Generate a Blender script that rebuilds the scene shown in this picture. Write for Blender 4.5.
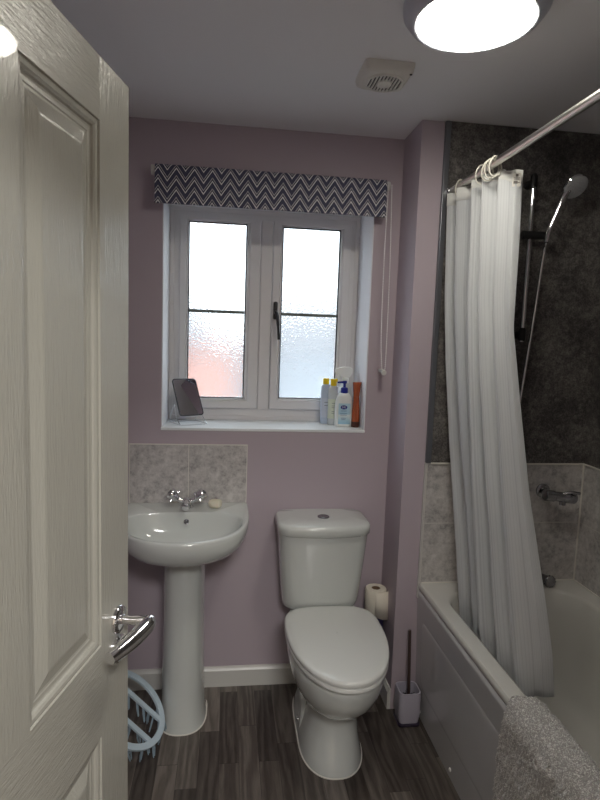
import bpy, bmesh, math, random
from math import sin, cos, pi, radians, sqrt
from mathutils import Vector, Matrix, noise
random.seed(7)
sc = bpy.context.scene
for o in list(bpy.data.objects): bpy.data.objects.remove(o)
# ------------------------------------------------------------------ camera
YAW, PIT, ROLL = radians(7.4161), radians(6.242), radians(2.0049)
FPX = 563.1
cd = bpy.data.cameras.new('camera'); cam = bpy.data.objects.new('camera', cd); sc.collection.objects.link(cam)
F = Vector((sin(YAW)*cos(PIT), cos(YAW)*cos(PIT), -sin(PIT)))
R0 = Vector((cos(YAW), -sin(YAW), 0)); U0 = R0.cross(F)
# picture is turned clockwise by ROLL
R = R0*cos(ROLL) + U0*sin(ROLL); U = U0*cos(ROLL) - R0*sin(ROLL)
cam.matrix_world = Matrix(((R.x, U.x, -F.x, 0), (R.y, U.y, -F.y, 0), (R.z, U.z, -F.z, 1.5575), (0, 0, 0, 1)))
cd.sensor_fit = 'VERTICAL'; cd.sensor_height = 24; cd.lens = 24*FPX/800; cd.clip_start = .02
sc.camera = cam
# ------------------------------------------------------------------ light
w = bpy.data.worlds.new('overcast'); sc.world = w; w.use_nodes = True
bg = w.node_tree.nodes['Background']; bg.inputs[0].default_value = (.86, .94, 1, 1); bg.inputs[1].default_value = 3.4
def area(name, loc, rot, sx, sy, power, col, portal=False):
    l = bpy.data.lights.new(name, 'AREA'); l.shape = 'RECTANGLE'; l.size = sx; l.size_y = sy
    l.energy = power; l.color = col
    if portal: l.cycles.is_portal = True
    o = bpy.data.objects.new(name, l); sc.collection.objects.link(o); o.location = loc; o.rotation_euler = rot
    return o
area('window_daylight_portal', (.165, 2.76, 1.66), (radians(90), 0, radians(180)), .84, .92, 10, (1, 1, 1), True)
area('landing_ceiling_lamp', (.25, -.75, 2.395), (0, 0, 0), .55, .55, 38, (1, .97, .94))
sc.view_settings.view_transform = 'Standard'; sc.view_settings.look = 'None'
sc.view_settings.exposure = .36; sc.view_settings.gamma = 1; sc.view_settings.use_curve_mapping = False
sc.cycles.use_denoising = True
sc.cycles.max_bounces = 12; sc.cycles.diffuse_bounces = 6; sc.cycles.transmission_bounces = 8
sc.cycles.caustics_refractive = True; sc.cycles.sample_clamp_indirect = 6
# ------------------------------------------------------------------ helpers
BASE = {}
def lin(c):
    return tuple(((x/255+.055)/1.055)**2.4 if x/255 > .04045 else x/255/12.92 for x in c)
def rgb(*c): return (*lin(c), 1)
class NT:
    def __init__(s, name):
        s.m = bpy.data.materials.new(name); s.m.use_nodes = True; s.t = s.m.node_tree
        s.b = s.t.nodes['Principled BSDF']; s.out = s.t.nodes['Material Output']
    def n(s, kind, **kw):
        nd = s.t.nodes.new(kind)
        for k, v in kw.items():
            if k.startswith('i_'):
                key = k[2:]; key = int(key) if key.isdigit() else key.replace('_', ' ')
                if isinstance(v, bpy.types.NodeSocket): s.t.links.new(v, nd.inputs[key])
                else: nd.inputs[key].default_value = v
            else: setattr(nd, k, v)
        return nd
    def l(s, a, b): s.t.links.new(a, b)
    def coord(s, scale=(1, 1, 1), kind='Object', rot=(0, 0, 0)):
        c = s.n('ShaderNodeTexCoord'); m = s.n('ShaderNodeMapping'); s.l(c.outputs[kind], m.inputs[0])
        m.inputs['Scale'].default_value = scale; m.inputs['Rotation'].default_value = rot
        return m.outputs[0]
    def math(s, op, a, b=None, c=None):
        nd = s.n('ShaderNodeMath', operation=op)
        for i, v in enumerate((a, b, c)):
            if v is None: continue
            if isinstance(v, bpy.types.NodeSocket): s.l(v, nd.inputs[i])
            else: nd.inputs[i].default_value = v
        return nd.outputs[0]
    def ramp(s, fac, stops):
        r = s.n('ShaderNodeValToRGB'); s.l(fac, r.inputs[0]); e = r.color_ramp.elements
        while len(e) < len(stops): e.new(.5)
        for k, (p, c) in enumerate(stops): e[k].position = p; e[k].color = c
        return r.outputs[0]
    def mix(s, f, a, b):
        nd = s.n('ShaderNodeMix', data_type='RGBA')
        for k, v in ((0, f), (6, a), (7, b)):
            if isinstance(v, bpy.types.NodeSocket): s.l(v, nd.inputs[k])
            else: nd.inputs[k].default_value = v
        return nd.outputs[2]
    def bump(s, h, strength=.3, dist=.002, normal=None):
        b = s.n('ShaderNodeBump'); s.l(h, b.inputs['Height']); b.inputs['Strength'].default_value = strength
        b.inputs['Distance'].default_value = dist
        if normal: s.l(normal, b.inputs['Normal'])
        s.l(b.outputs[0], s.b.inputs['Normal']); return b.outputs[0]
    def set(s, **kw):
        for k, v in kw.items():
            i = s.b.inputs[k.replace('_', ' ')]
            if isinstance(v, bpy.types.NodeSocket): s.l(v, i)
            else: i.default_value = v
        return s
def simple(name, col, rough=.5, metal=0, coat=0, bump=None, var=0, **kw):
    t = NT(name); t.set(Base_Color=col, Roughness=rough, Metallic=metal, Coat_Weight=coat)
    if var:
        nz = t.n('ShaderNodeTexNoise', i_Vector=t.coord(), i_Scale=6.0, i_Detail=4.0)
        dark = tuple(c*(1-var) for c in col[:3])+(1,)
        t.set(Base_Color=t.mix(nz.outputs[0], dark, col))
    if bump:
        nz = t.n('ShaderNodeTexNoise', i_Vector=t.coord(), i_Scale=bump[0], i_Detail=3.0)
        t.bump(nz.outputs[0], bump[1], bump[2] if len(bump) > 2 else .001)
    for k, v in kw.items(): t.b.inputs[k.replace('_', ' ')].default_value = v
    return t.m
def tag(o, label=None, cat=None, group=None, kind=None):
    for k, v in (('label', label), ('category', cat), ('group', group), ('kind', kind)):
        if v: o[k] = v
    return o
def thing(name, loc, label=None, cat=None, group=None, kind=None, rot=None):
    o = bpy.data.objects.new(name, None); sc.collection.objects.link(o); o.location = loc
    o.empty_display_size = .05
    BASE[o.name] = Vector(loc)
    if rot: o.rotation_euler = rot
    return tag(o, label, cat, group, kind)
def obj(name, bm, mats, parent=None, smooth=40, local=False, bevel=None, sub=0, loc=None):
    """links the bmesh as ONE object; world coordinates unless local"""
    if bevel: pass
    me = bpy.data.meshes.new(name)
    bmesh.ops.recalc_face_normals(bm, faces=bm.faces[:])
    off = Vector((0, 0, 0))
    if parent is not None and not local: off = BASE.get(parent.name, Vector((0, 0, 0)))
    elif loc is not None: off = Vector(loc)
    bmesh.ops.translate(bm, verts=bm.verts[:], vec=-off)
    bm.to_mesh(me); bm.free()
    if not isinstance(mats, (list, tuple)): mats = [mats]
    for m in mats: me.materials.append(m)
    o = bpy.data.objects.new(name, me); sc.collection.objects.link(o)
    if parent is not None:
        o.parent = parent; BASE[o.name] = off
    elif loc is not None: o.location = loc; BASE[o.name] = off
    if smooth:
        for p in me.polygons: p.use_smooth = True
        me.set_sharp_from_angle(angle=radians(smooth))
    if bevel:
        b = o.modifiers.new('bevel', 'BEVEL'); b.width = bevel; b.segments = 3; b.limit_method = 'ANGLE'; b.angle_limit = radians(40)
        b.harden_normals = False
    if sub:
        s = o.modifiers.new('sub', 'SUBSURF'); s.levels = sub; s.render_levels = sub
    return o
def NB(): return bmesh.new()
def box(bm, x0, x1, y0, y1, z0, z1, mi=0):
    v = [bm.verts.new((x, y, z)) for x in (x0, x1) for y in (y0, y1) for z in (z0, z1)]
    for q in ((0, 1, 3, 2), (4, 6, 7, 5), (0, 4, 5, 1), (2, 3, 7, 6), (0, 2, 6, 4), (1, 5, 7, 3)):
        f = bm.faces.new([v[i] for i in q]); f.material_index = mi
    return v
def loft(bm, rings, cap0=True, cap1=True, mi=0, closed=True):
    vs = [[bm.verts.new(p) for p in r] for r in rings]
    n = len(vs[0])
    for a, b in zip(vs, vs[1:]):
        for i in range(n if closed else n-1):
            j = (i+1) % n
            f = bm.faces.new((a[i], a[j], b[j], b[i])); f.material_index = mi
    if cap0: bm.faces.new(vs[0][::-1]).material_index = mi
    if cap1: bm.faces.new(vs[-1]).material_index = mi
    return vs
def tube(bm, pts, r, seg=12, closed=False, cap=True, mi=0):
    pts = [Vector(p) for p in pts]; n = len(pts); rings = []
    rr = r if isinstance(r, (list, tuple)) else [r]*n
    up = None
    for i, p in enumerate(pts):
        if closed: t = pts[(i+1) % n]-pts[i-1]
        else: t = pts[min(i+1, n-1)]-pts[max(i-1, 0)]
        t.normalize()
        if up is None: up = t.orthogonal().normalized()
        else: up = (up-t*up.dot(t)).normalized()
        s = t.cross(up)
        rings.append([p+(up*cos(2*pi*k/seg)+s*sin(2*pi*k/seg))*rr[i] for k in range(seg)])
    if closed:
        # align last ring to first
        vs = [[bm.verts.new(q) for q in rg] for rg in rings]
        best = min(range(seg), key=lambda k: (vs[-1][k].co-vs[0][0].co).length)
        for i in range(n):
            a, b = vs[i], vs[(i+1) % n]
            sh = 0 if i < n-1 else None
            for k in range(seg):
                if i < n-1: bm.faces.new((a[k], a[(k+1) % seg], b[(k+1) % seg], b[k]))
                else: bm.faces.new((a[(k+best) % seg], a[(k+1+best) % seg], b[(k+1) % seg], b[k]))
    else: loft(bm, rings, cap, cap, mi)
def spline(P, n=8):
    """Catmull-Rom through P"""
    P = [Vector(p) for p in P]; Q = [P[0]*2-P[1]]+P+[P[-1]*2-P[-2]]; out = []
    for i in range(1, len(Q)-2):
        for k in range(n):
            t = k/n; a, b, c, d = Q[i-1:i+3]
            out.append(.5*((2*b)+(-a+c)*t+(2*a-5*b+4*c-d)*t*t+(-a+3*b-3*c+d)*t**3))
    out.append(P[-1]); return out
def lathe(bm, prof, c=(0, 0, 0), M=None, seg=40, mi=0, cap0=True, cap1=True):
    """prof = [(r, z)]; M turns the z axis"""
    c = Vector(c); rings = []
    for r, z in prof:
        rg = []
        for k in range(seg):
            v = Vector((r*cos(2*pi*k/seg), r*sin(2*pi*k/seg), z))
            if M is not None: v = M @ v
            rg.append(c+v)
        rings.append(rg)
    loft(bm, rings, cap0, cap1, mi)
def zto(d):
    return Vector((0, 0, 1)).rotation_difference(Vector(d).normalized()).to_matrix()
def rrect(x0, x1, y0, y1, r, z, seg=6):
    out = []
    for cx, cy, a0 in ((x1-r, y1-r, 0), (x0+r, y1-r, 90), (x0+r, y0+r, 180), (x1-r, y0+r, 270)):
        for k in range(seg+1):
            a = radians(a0+90*k/seg); out.append((cx+r*cos(a), cy+r*sin(a), z))
    return out
def supe(cx, cy, a, bf, bb, z, nf=2.1, nb=4, N=64, zf=None):
    """closed D-shaped loop: front half (towards -y) exponent nf, back half nb; zf(y)->dz"""
    out = []
    for k in range(N):
        t = 2*pi*k/N; c, s = cos(t), sin(t)
        n = nb if s > 0 else nf; b = bb if s > 0 else bf
        x = a*math.copysign(abs(c)**(2/n), c); y = b*math.copysign(abs(s)**(2/n), s)
        # blend the width law of both halves so that the loop stays smooth at the side
        zz = z+(zf(cy+y) if zf else 0)
        out.append((cx+x, cy+y, zz))
    return out
# ------------------------------------------------------------------ materials
def wall_paint(name, col):
    t = NT(name); nz = t.n('ShaderNodeTexNoise', i_Vector=t.coord(), i_Scale=3.0, i_Detail=3.0)
    a = tuple(c*.96 for c in col[:3])+(1,)
    t.set(Base_Color=t.mix(nz.outputs[0], a, col), Roughness=.75)
    n2 = t.n('ShaderNodeTexNoise', i_Vector=t.coord(), i_Scale=220.0, i_Detail=2.0)
    t.bump(n2.outputs[0], .15, .001); return t.m
M_wall = wall_paint('mauve_emulsion', rgb(184, 172, 181))
M_ceil = wall_paint('white_ceiling_paint', rgb(240, 240, 243))
M_white = simple('white_gloss_paint', rgb(208, 208, 204), .3, bump=(120, .05))
M_reveal = wall_paint('white_reveal_paint', rgb(232, 232, 236))
M_upvc = simple('white_upvc', rgb(226, 224, 226), .28, coat=.2)
M_gasket = simple('black_gasket', rgb(24, 24, 26), .6)
M_cer = simple('white_ceramic', rgb(205, 209, 206), .12, coat=.6)
M_seat = simple('white_seat_plastic', rgb(213, 215, 212), .25, coat=.1)
M_bath = simple('white_bath_acrylic', rgb(206, 205, 200), .16, coat=.4)
M_panel = simple('bath_panel_acrylic', rgb(198, 198, 200), .16, coat=.4)
M_chrome = simple('chrome', (.80, .80, .82, 1), .08, 1)
M_darkchrome = simple('dull_chrome', (.32, .32, .34, 1), .22, 1)
M_brushed = simple('brushed_steel_rail', (.62, .61, .58, 1), .28, 1)
M_alu = simple('aluminium_trim', rgb(120, 122, 128), .35, .7)
M_black = simple('black_plastic', rgb(20, 20, 22), .4)
def mk_tile(name, horizontal_axis='x', w=.34, h=.25, x_off=0, z_off=0, grout=rgb(205, 203, 198), gw=.004):
    t = NT(name)
    c = t.n('ShaderNodeTexCoord'); sp = t.n('ShaderNodeSeparateXYZ'); t.l(c.outputs['Object'], sp.inputs[0])
    hx = sp.outputs[0 if horizontal_axis == 'x' else 1]
    a = t.math('PINGPONG', t.math('ADD', hx, -x_off), w/2)
    a = t.math('FRACT', t.math('DIVIDE', t.math('ADD', hx, -x_off+20*w), w))
    b = t.math('FRACT', t.math('DIVIDE', t.math('ADD', sp.outputs[2], -z_off+20*h), h))
    ga = t.math('MAXIMUM', t.math('LESS_THAN', a, gw/w), t.math('LESS_THAN', b, gw/h))
    v = t.coord()
    n1 = t.n('ShaderNodeTexNoise', i_Vector=v, i_Scale=9.0, i_Detail=6.0, i_Roughness=.65)
    n2 = t.n('ShaderNodeTexNoise', i_Vector=v, i_Scale=46.0, i_Detail=5.0, i_Roughness=.7)
    mx = t.math('ADD', t.math('MULTIPLY', n1.outputs[0], .4), t.math('MULTIPLY', n2.outputs[0], .6))
    col = t.ramp(mx, [(.38, rgb(146, 143, 143)), (.46, rgb(176, 173, 172)), (.53, rgb(192, 189, 187)), (.64, rgb(210, 207, 205))])
    t.set(Base_Color=t.mix(ga, col, grout), Roughness=.42)
    t.bump(t.math('SUBTRACT', mx, ga), .25, .0015)
    return t.m
M_tileX = mk_tile('stone_tile_end_wall', 'x', .36, .255, .81, .563)
M_tileY = mk_tile('stone_tile_side_wall', 'y', .34, .255, 2.16, .563)
M_splash = mk_tile('stone_tile_splashback', 'x', .9, .9, .3, .4)
def mk_slate():
    t = NT('dark_slate_laminate'); v = t.coord()
    n1 = t.n('ShaderNodeTexNoise', i_Vector=v, i_Scale=5.0, i_Detail=8.0, i_Roughness=.62, i_Distortion=.4)
    n2 = t.n('ShaderNodeTexNoise', i_Vector=v, i_Scale=38.0, i_Detail=6.0, i_Roughness=.7)
    n3 = t.n('ShaderNodeTexNoise', i_Vector=v, i_Scale=170.0, i_Detail=2.0)
    mx = t.math('ADD', t.math('ADD', t.math('MULTIPLY', n1.outputs[0], .4), t.math('MULTIPLY', n2.outputs[0], .35)), t.math('MULTIPLY', n3.outputs[0], .25))
    col = t.ramp(mx, [(.42, rgb(56, 54, 54)), (.5, rgb(86, 83, 82)), (.57, rgb(116, 113, 110)), (.66, rgb(150, 146, 142))])
    t.set(Base_Color=col, Roughness=.4); t.bump(mx, .12, .001); return t.m
M_slate = mk_slate()
def mk_floor():
    t = NT('grey_brown_wood_strip_vinyl')
    c = t.n('ShaderNodeTexCoord'); sp = t.n('ShaderNodeSeparateXYZ'); t.l(c.outputs['Object'], sp.inputs[0])
    W, L = .074, .42
    col_i = t.math('FLOOR', t.math('DIVIDE', t.math('ADD', sp.outputs[0], 4), W))
    wn = t.n('ShaderNodeTexWhiteNoise', noise_dimensions='1D'); t.l(col_i, wn.inputs['W'])
    yy = t.math('ADD', t.math('DIVIDE', sp.outputs[1], L), t.math('MULTIPLY', wn.outputs[0], 7.3))
    row_i = t.math('FLOOR', yy)
    cb = t.n('ShaderNodeCombineXYZ'); t.l(col_i, cb.inputs[0]); t.l(row_i, cb.inputs[1])
    w2 = t.n('ShaderNodeTexWhiteNoise', noise_dimensions='3D'); t.l(cb.outputs[0], w2.inputs['Vector'])
    # grain, shifted in each strip
    sh = t.n('ShaderNodeVectorMath', operation='MULTIPLY_ADD'); t.l(w2.outputs[1], sh.inputs[0]); sh.inputs[1].default_value = (3, 3, 3)
    mp = t.coord((1, .11, 1)); t.l(mp, sh.inputs[2])
    g = t.n('ShaderNodeTexNoise', i_Vector=sh.outputs[0], i_Scale=70.0, i_Detail=7.0, i_Roughness=.7, i_Distortion=1.6)
    g2 = t.n('ShaderNodeTexWave', i_Vector=sh.outputs[0], i_Scale=9.0, i_Distortion=14.0, i_Detail=3.0, i_Detail_Scale=1.6)
    gm = t.math('ADD', t.math('MULTIPLY', g.outputs[0], .65), t.math('MULTIPLY', g2.outputs[0], .35))
    tone = t.math('ADD', t.math('MULTIPLY', gm, .62), t.math('MULTIPLY', w2.outputs[0], .42))
    col = t.ramp(tone, [(.2, rgb(54, 47, 43)), (.45, rgb(82, 75, 70)), (.62, rgb(102, 95, 89)), (.88, rgb(130, 122, 115))])
    ex = t.math('LESS_THAN', t.math('FRACT', t.math('DIVIDE', t.math('ADD', sp.outputs[0], 4), W)), .022)
    ey = t.math('LESS_THAN', t.math('FRACT', yy), .006)
    t.set(Base_Color=t.mix(t.math('MULTIPLY', t.math('MAXIMUM', ex, ey), .6), col, rgb(36, 32, 32)), Roughness=.42)
    t.bump(gm, .2, .001); return t.m
M_floor = mk_floor()
def mk_door(name, vertical=True):
    t = NT(name)
    s = (1, 1, .13) if vertical else (1, .13, 1)
    v = t.coord(s)
    n = t.n('ShaderNodeTexNoise', i_Vector=v, i_Scale=240.0, i_Detail=3.0, i_Roughness=.6, i_Distortion=.3)
    n2 = t.n('ShaderNodeTexNoise', i_Vector=t.coord(tuple(x*.8 for x in s)), i_Scale=60.0, i_Detail=2.0, i_Distortion=1.0)
    h = t.math('ADD', t.math('MULTIPLY', n.outputs[0], .7), t.math('MULTIPLY', n2.outputs[0], .5))
    t.set(Base_Color=rgb(176, 175, 166), Roughness=.26, Coat_Weight=.3)
    t.bump(h, .6, .0024); return t.m
M_doorV, M_doorH = mk_door('door_gloss_grain_upright', True), mk_door('door_gloss_grain_level', False)
def mk_blind():
    t = NT('chevron_blind_fabric'); c = t.n('ShaderNodeTexCoord'); sp = t.n('ShaderNodeSeparateXYZ'); t.l(c.outputs['Object'], sp.inputs[0])
    P = .070
    tri = t.math('PINGPONG', sp.outputs[0], P/2)              # 0..P/2
    zig = t.math('MULTIPLY', tri, 1.45)
    jit = t.n('ShaderNodeTexNoise', i_Vector=t.coord(), i_Scale=240.0, i_Detail=2.0)
    zz = t.math('ADD', t.math('SUBTRACT', sp.outputs[2], zig), t.math('MULTIPLY', t.math('SUBTRACT', jit.outputs[0], .5), .004))
    fr = t.math('FRACT', t.math('DIVIDE', t.math('ADD', zz, 3.0), .0415))
    def band(lo, hi): return t.math('MULTIPLY', t.math('GREATER_THAN', fr, lo), t.math('LESS_THAN', fr, hi))
    ln = t.math('MAXIMUM', band(.05, .19), band(.40, .475))
    gr = band(.55, .95)
    n = t.n('ShaderNodeTexNoise', i_Vector=t.coord((1, 1, .2)), i_Scale=420.0)
    hz = t.ramp(sp.outputs[2], [(0, (0, 0, 0, 1)), (1, (1, 1, 1, 1))])
    base = t.mix(t.math('MULTIPLY', gr, .5), rgb(50, 52, 76), rgb(92, 94, 118))
    t.set(Base_Color=t.mix(t.math('MULTIPLY', ln, .92), base, rgb(250, 249, 252)), Roughness=.9)
    t.bump(n.outputs[0], .2, .0006); return t.m
M_blind = mk_blind()
def mk_glass():
    t = NT('pebbled_obscure_glass'); v = t.coord()
    vo = t.n('ShaderNodeTexVoronoi', feature='SMOOTH_F1', i_Vector=v, i_Scale=115.0); vo.inputs['Smoothness'].default_value = .6
    nz = t.n('ShaderNodeTexNoise', i_Vector=v, i_Scale=240.0, i_Detail=2.0)
    h = t.math('ADD', vo.outputs['Distance'], t.math('MULTIPLY', nz.outputs[0], .5))
    b = t.n('ShaderNodeBump', i_Height=h, i_Strength=.85, i_Distance=.0035)
    rf = t.n('ShaderNodeBsdfRefraction', i_Color=(.97, .99, 1, 1), i_Roughness=.16, i_IOR=1.16); t.l(b.outputs[0], rf.inputs['Normal'])
    tl = t.n('ShaderNodeBsdfTranslucent', i_Color=(.93, .96, .98, 1)); t.l(b.outputs[0], tl.inputs['Normal'])
    gl = t.n('ShaderNodeBsdfGlossy', i_Roughness=.1)
    m1 = t.n('ShaderNodeMixShader', i_Fac=.10); t.l(rf.outputs[0], m1.inputs[1]); t.l(tl.outputs[0], m1.inputs[2])
    m2 = t.n('ShaderNodeMixShader', i_Fac=.05); t.l(m1.outputs[0], m2.inputs[1]); t.l(gl.outputs[0], m2.inputs[2])
    t.l(m2.outputs[0], t.out.inputs[0]); return t.m
M_glass = mk_glass()
def mk_curtain():
    t = NT('white_striped_polyester'); c = t.n('ShaderNodeUVMap'); sp = t.n('ShaderNodeSeparateXYZ'); t.l(c.outputs[0], sp.inputs[0])
    f = t.math('FRACT', t.math('MULTIPLY', sp.outputs[0], 95))
    st = t.math('LESS_THAN', f, .3)
    f2 = t.math('FRACT', t.math('MULTIPLY', sp.outputs[0], 19)); st2 = t.math('LESS_THAN', f2, .12)
    k = t.math('MAXIMUM', t.math('MULTIPLY', st, .55), st2)
    t.set(Base_Color=t.mix(k, rgb(222, 225, 228), rgb(203, 206, 210)), Roughness=.55)
    nz = t.n('ShaderNodeTexNoise', i_Vector=t.coord((1, 1, .3)), i_Scale=16.0, i_Detail=3.0)
    nrm = t.bump(t.math('ADD', t.math('MULTIPLY', k, .15), nz.outputs[0]), .3, .004)
    tl = t.n('ShaderNodeBsdfTranslucent', i_Color=rgb(228, 230, 232)); t.l(nrm, tl.inputs['Normal'])
    m = t.n('ShaderNodeMixShader', i_Fac=.3); t.l(t.b.outputs[0], m.inputs[1]); t.l(tl.outputs[0], m.inputs[2])
    t.l(m.outputs[0], t.out.inputs[0]); return t.m
M_curtain = mk_curtain()
def mk_brick():
    t = NT('red_brick'); br = t.n('ShaderNodeTexBrick'); t.l(t.coord(rot=(radians(90), 0, 0)), br.inputs['Vector'])
    br.inputs['Color1'].default_value = rgb(168, 100, 80); br.inputs['Color2'].default_value = rgb(180, 120, 100); br.inputs['Mortar'].default_value = rgb(166, 148, 140)
    br.inputs['Scale'].default_value = 4.5; t.set(Base_Color=br.outputs[0], Roughness=.9); return t.m
M_brick = mk_brick()
# ------------------------------------------------------------------ the room
D, DB, XP, XL, XR, YF, H = 2.393, 2.1725, .715, -.47, 1.5106, .36, 2.4
WX0, WX1, WZ0, WZ1 = -.273, .602, 1.166, 2.13
def struct(name, bm, m, **kw):
    o = obj(name, bm, m, **kw); o['kind'] = 'structure'; return o
bm = NB(); box(bm, -1.2, 1.9, -2.2, 2.8, -.1, 0); struct('floor', bm, M_floor, smooth=0)
bm = NB(); box(bm, -1.2, 1.9, -2.2, 2.8, H, H+.1); struct('ceiling', bm, M_ceil, smooth=0)
# window wall with its opening
bm = NB()
box(bm, XL-.1, WX0, D, D+.34, 0, H); box(bm, WX1, XP, D, D+.34, 0, H)
box(bm, WX0, WX1, D, D+.34, 0, WZ0-.012); box(bm, WX0, WX1, D, D+.34, WZ1, H)
struct('wall_back', bm, M_wall, smooth=0)
bm = NB(); box(bm, XL-.1, XL, YF, D, 0, H); struct('wall_left', bm, M_wall, smooth=0)
bm = NB(); box(bm, XP, XR+.1, DB, D+.34, 0, H); struct('wall_pier', bm, M_wall, smooth=0)
bm = NB(); box(bm, XR, XR+.1, YF-.12, DB, 0, H); struct('wall_right', bm, M_wall, smooth=0)
bm = NB(); box(bm, .42, XR, YF-.12, YF, 0, H); box(bm, XL-.1, -.385, YF-.12, YF, 0, H); box(bm, -.385, .42, YF-.12, YF, 2.02, H)
struct('wall_front', bm, M_wall, smooth=0)
# landing behind the camera
bm = NB(); box(bm, -1.2, -1.1, -2.2, YF-.12, 0, H); box(bm, 1.8, 1.9, -2.2, YF-.12, 0, H); box(bm, -1.1, 1.8, -2.2, -2.1, 0, H)
box(bm, -1.1, XL-.1, YF-.22, YF-.12, 0, H); box(bm, XR+.1, 1.8, YF-.22, YF-.12, 0, H)
struct('wall_landing', bm, simple('landing_paint', rgb(214, 206, 192), .8, bump=(200, .1)), smooth=0)
# white boards lining the reveal (sides, head) and sill
bm = NB(); e = .004
box(bm, WX0, WX0+e, D-.001, D+.26, WZ0, WZ1); box(bm, WX1-e, WX1, D-.001, D+.26, WZ0, WZ1); box(bm, WX0+e, WX1-e, D-.001, D+.26, WZ1-e, WZ1)
struct('trim_1', bm, M_reveal, smooth=0)
bm = NB(); box(bm, WX0-.001, WX1+.001, D-.003, D+.26, WZ0-.012, WZ0); o = struct('trim_2', bm, simple('white_sill_board', rgb(232, 236, 238), .3), smooth=30, bevel=.002)
# skirting
def skirt(name, pts, m=M_white, h=.09, t=.014):
    """prism following pts (room side to the right hand), bevelled top"""
    bm = NB(); rings = []
    n = len(pts)
    for i, p in enumerate(pts):
        p = Vector(p)
        d0 = (Vector(pts[i])-Vector(pts[i-1])).normalized() if i else None
        d1 = (Vector(pts[i+1])-Vector(pts[i])).normalized() if i < n-1 else None
        nn = [Vector((d.y, -d.x, 0)) for d in (d0, d1) if d]
        off = nn[0] if len(nn) == 1 else (nn[0]+nn[1])/(1+nn[0].dot(nn[1]))
        def q(a, z): v = p+off*a; return (v.x, v.y, z)
        rings.append([q(0, 0), q(t, 0), q(t, h-.016), q(t*.75, h-.010), q(t*.45, h-.004), q(t*.35, h), q(0, h)])
    loft(bm, rings); return struct(name, bm, m, smooth=30)
skirt('baseboard_back', [(XL, YF, 0), (XL, D, 0), (XP, D, 0), (XP, DB, 0)])
# shower-end tiles and slate panels
bm = NB(); box(bm, .807, XR-.001, DB-.010, DB, .5, 1.0728); wt = struct('trim_3', bm, M_tileX, smooth=0)
bm = NB(); box(bm, XR-.010, XR, YF, DB-.010, .5, 1.0728); struct('trim_4', bm, M_tileY, smooth=0)
bm = NB(); box(bm, .824, XR-.001, DB-.012, DB, 1.0728, H-.001); struct('trim_5', bm, M_slate, smooth=0)
bm = NB(); box(bm, XR-.012, XR, YF, DB-.012, 1.0728, H-.001); struct('trim_6', bm, M_slate, smooth=0)
bm = NB(); box(bm, .804, .826, DB-.016, DB, 1.0728, H-.001); struct('trim_7', bm, M_alu, bevel=.003)
bm = NB(); box(bm, .803, .808, DB-.012, DB, .5, 1.0728); struct('trim_8', bm, simple('white_tile_edging', rgb(200, 198, 196), .4), smooth=0)
M_seal = simple('white_sealant', rgb(222, 220, 212), .4)
bm = NB(); box(bm, .826, XR-.012, DB-.016, DB-.012, 1.069, 1.075); box(bm, XR-.016, XR-.012, YF, DB-.016, 1.069, 1.075)
box(bm, XR-.015, XR-.010, DB-.015, DB-.010, .563, 1.069); struct('trim_9', bm, M_seal, smooth=0)

# ------------------------------------------------------------------ window
YW = D+.25
win = thing('window_1', (.165, YW, WZ0), kind='structure')
def ringframe(bm, x0, x1, z0, z1, w, y0, y1, wb=None, wt=None, wr=None):
    wb = wb or w; wt = wt or w; wr = wr or w
    o = [(x0, z0), (x1, z0), (x1, z1), (x0, z1)]; i = [(x0+w, z0+wb), (x1-wr, z0+wb), (x1-wr, z1-wt), (x0+w, z1-wt)]
    vs = [[bm.verts.new((x, y, z)) for x, z in L] for L, y in ((o, y0), (i, y0), (i, y1), (o, y1))]
    for a in range(4):
        A, B = vs[a], vs[(a+1) % 4]
        for k in range(4): bm.faces.new((A[k], A[(k+1) % 4], B[(k+1) % 4], B[k]))
bm = NB(); ringframe(bm, WX0+.004, WX1-.004, WZ0, WZ1-.004, .045, YW, YW+.07, wb=.054, wt=.045, wr=.045)
ringframe(bm, WX0+.004, WX1-.004, WZ0, WZ1-.004, .020, YW-.006, YW+.002)
obj('window_frame', bm, M_upvc, win, bevel=.003)
bm = NB(); box(bm, .139, .195, YW-.004, YW+.07, WZ0+.05, WZ1-.045)
obj('mullion', bm, M_upvc, win, bevel=.006)
def sash(x0, x1, z0, z1, gx0, gx1, gz0, gz1, opener):
    bm = NB(); yf = YW-.014
    prof = [(0, yf+.05), (0, yf+.004), (.004, yf), (.70, yf), (.78, yf+.007), (.86, yf+.008), (.90, yf+.004), (1.0, yf+.018), (1.0, yf+.05)]
    rings = []
    for t, y in prof:
        t = t if t != .004 else .05
        rings.append([(x0+(gx0-x0)*t, y, z0+(gz0-z0)*t), (x1+(gx1-x1)*t, y, z0+(gz0-z0)*t), (x1+(gx1-x1)*t, y, z1+(gz1-z1)*t), (x0+(gx0-x0)*t, y, z1+(gz1-z1)*t)])
    loft(bm, rings, False, False)
    s = obj('sash', bm, M_upvc, win, smooth=20)
    bm = NB(); ringframe(bm, gx0-.001, gx1+.001, gz0-.001, gz1+.001, .0035, yf+.012, yf+.024); obj('gasket', bm, M_gasket, s, smooth=0)
    bm = NB(); box(bm, gx0, gx1, yf+.020, yf+.024, gz0, gz1); obj('pane', bm, M_glass, s, smooth=0)
    zb = 1.667
    bm = NB(); box(bm, gx0+.003, gx1-.003, yf+.013, yf+.020, zb-.007, zb+.007); obj('glazing_bar', bm, simple('grey_green_glazing_bar', rgb(112, 120, 118), .4), s, bevel=.002)
    return s
sash(-.224, .138, 1.222, 2.083, -.184, .073, 1.270, 2.064, False)
s2 = sash(.196, .556, 1.222, 2.083, .241, .507, 1.274, 2.062, True)
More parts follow.
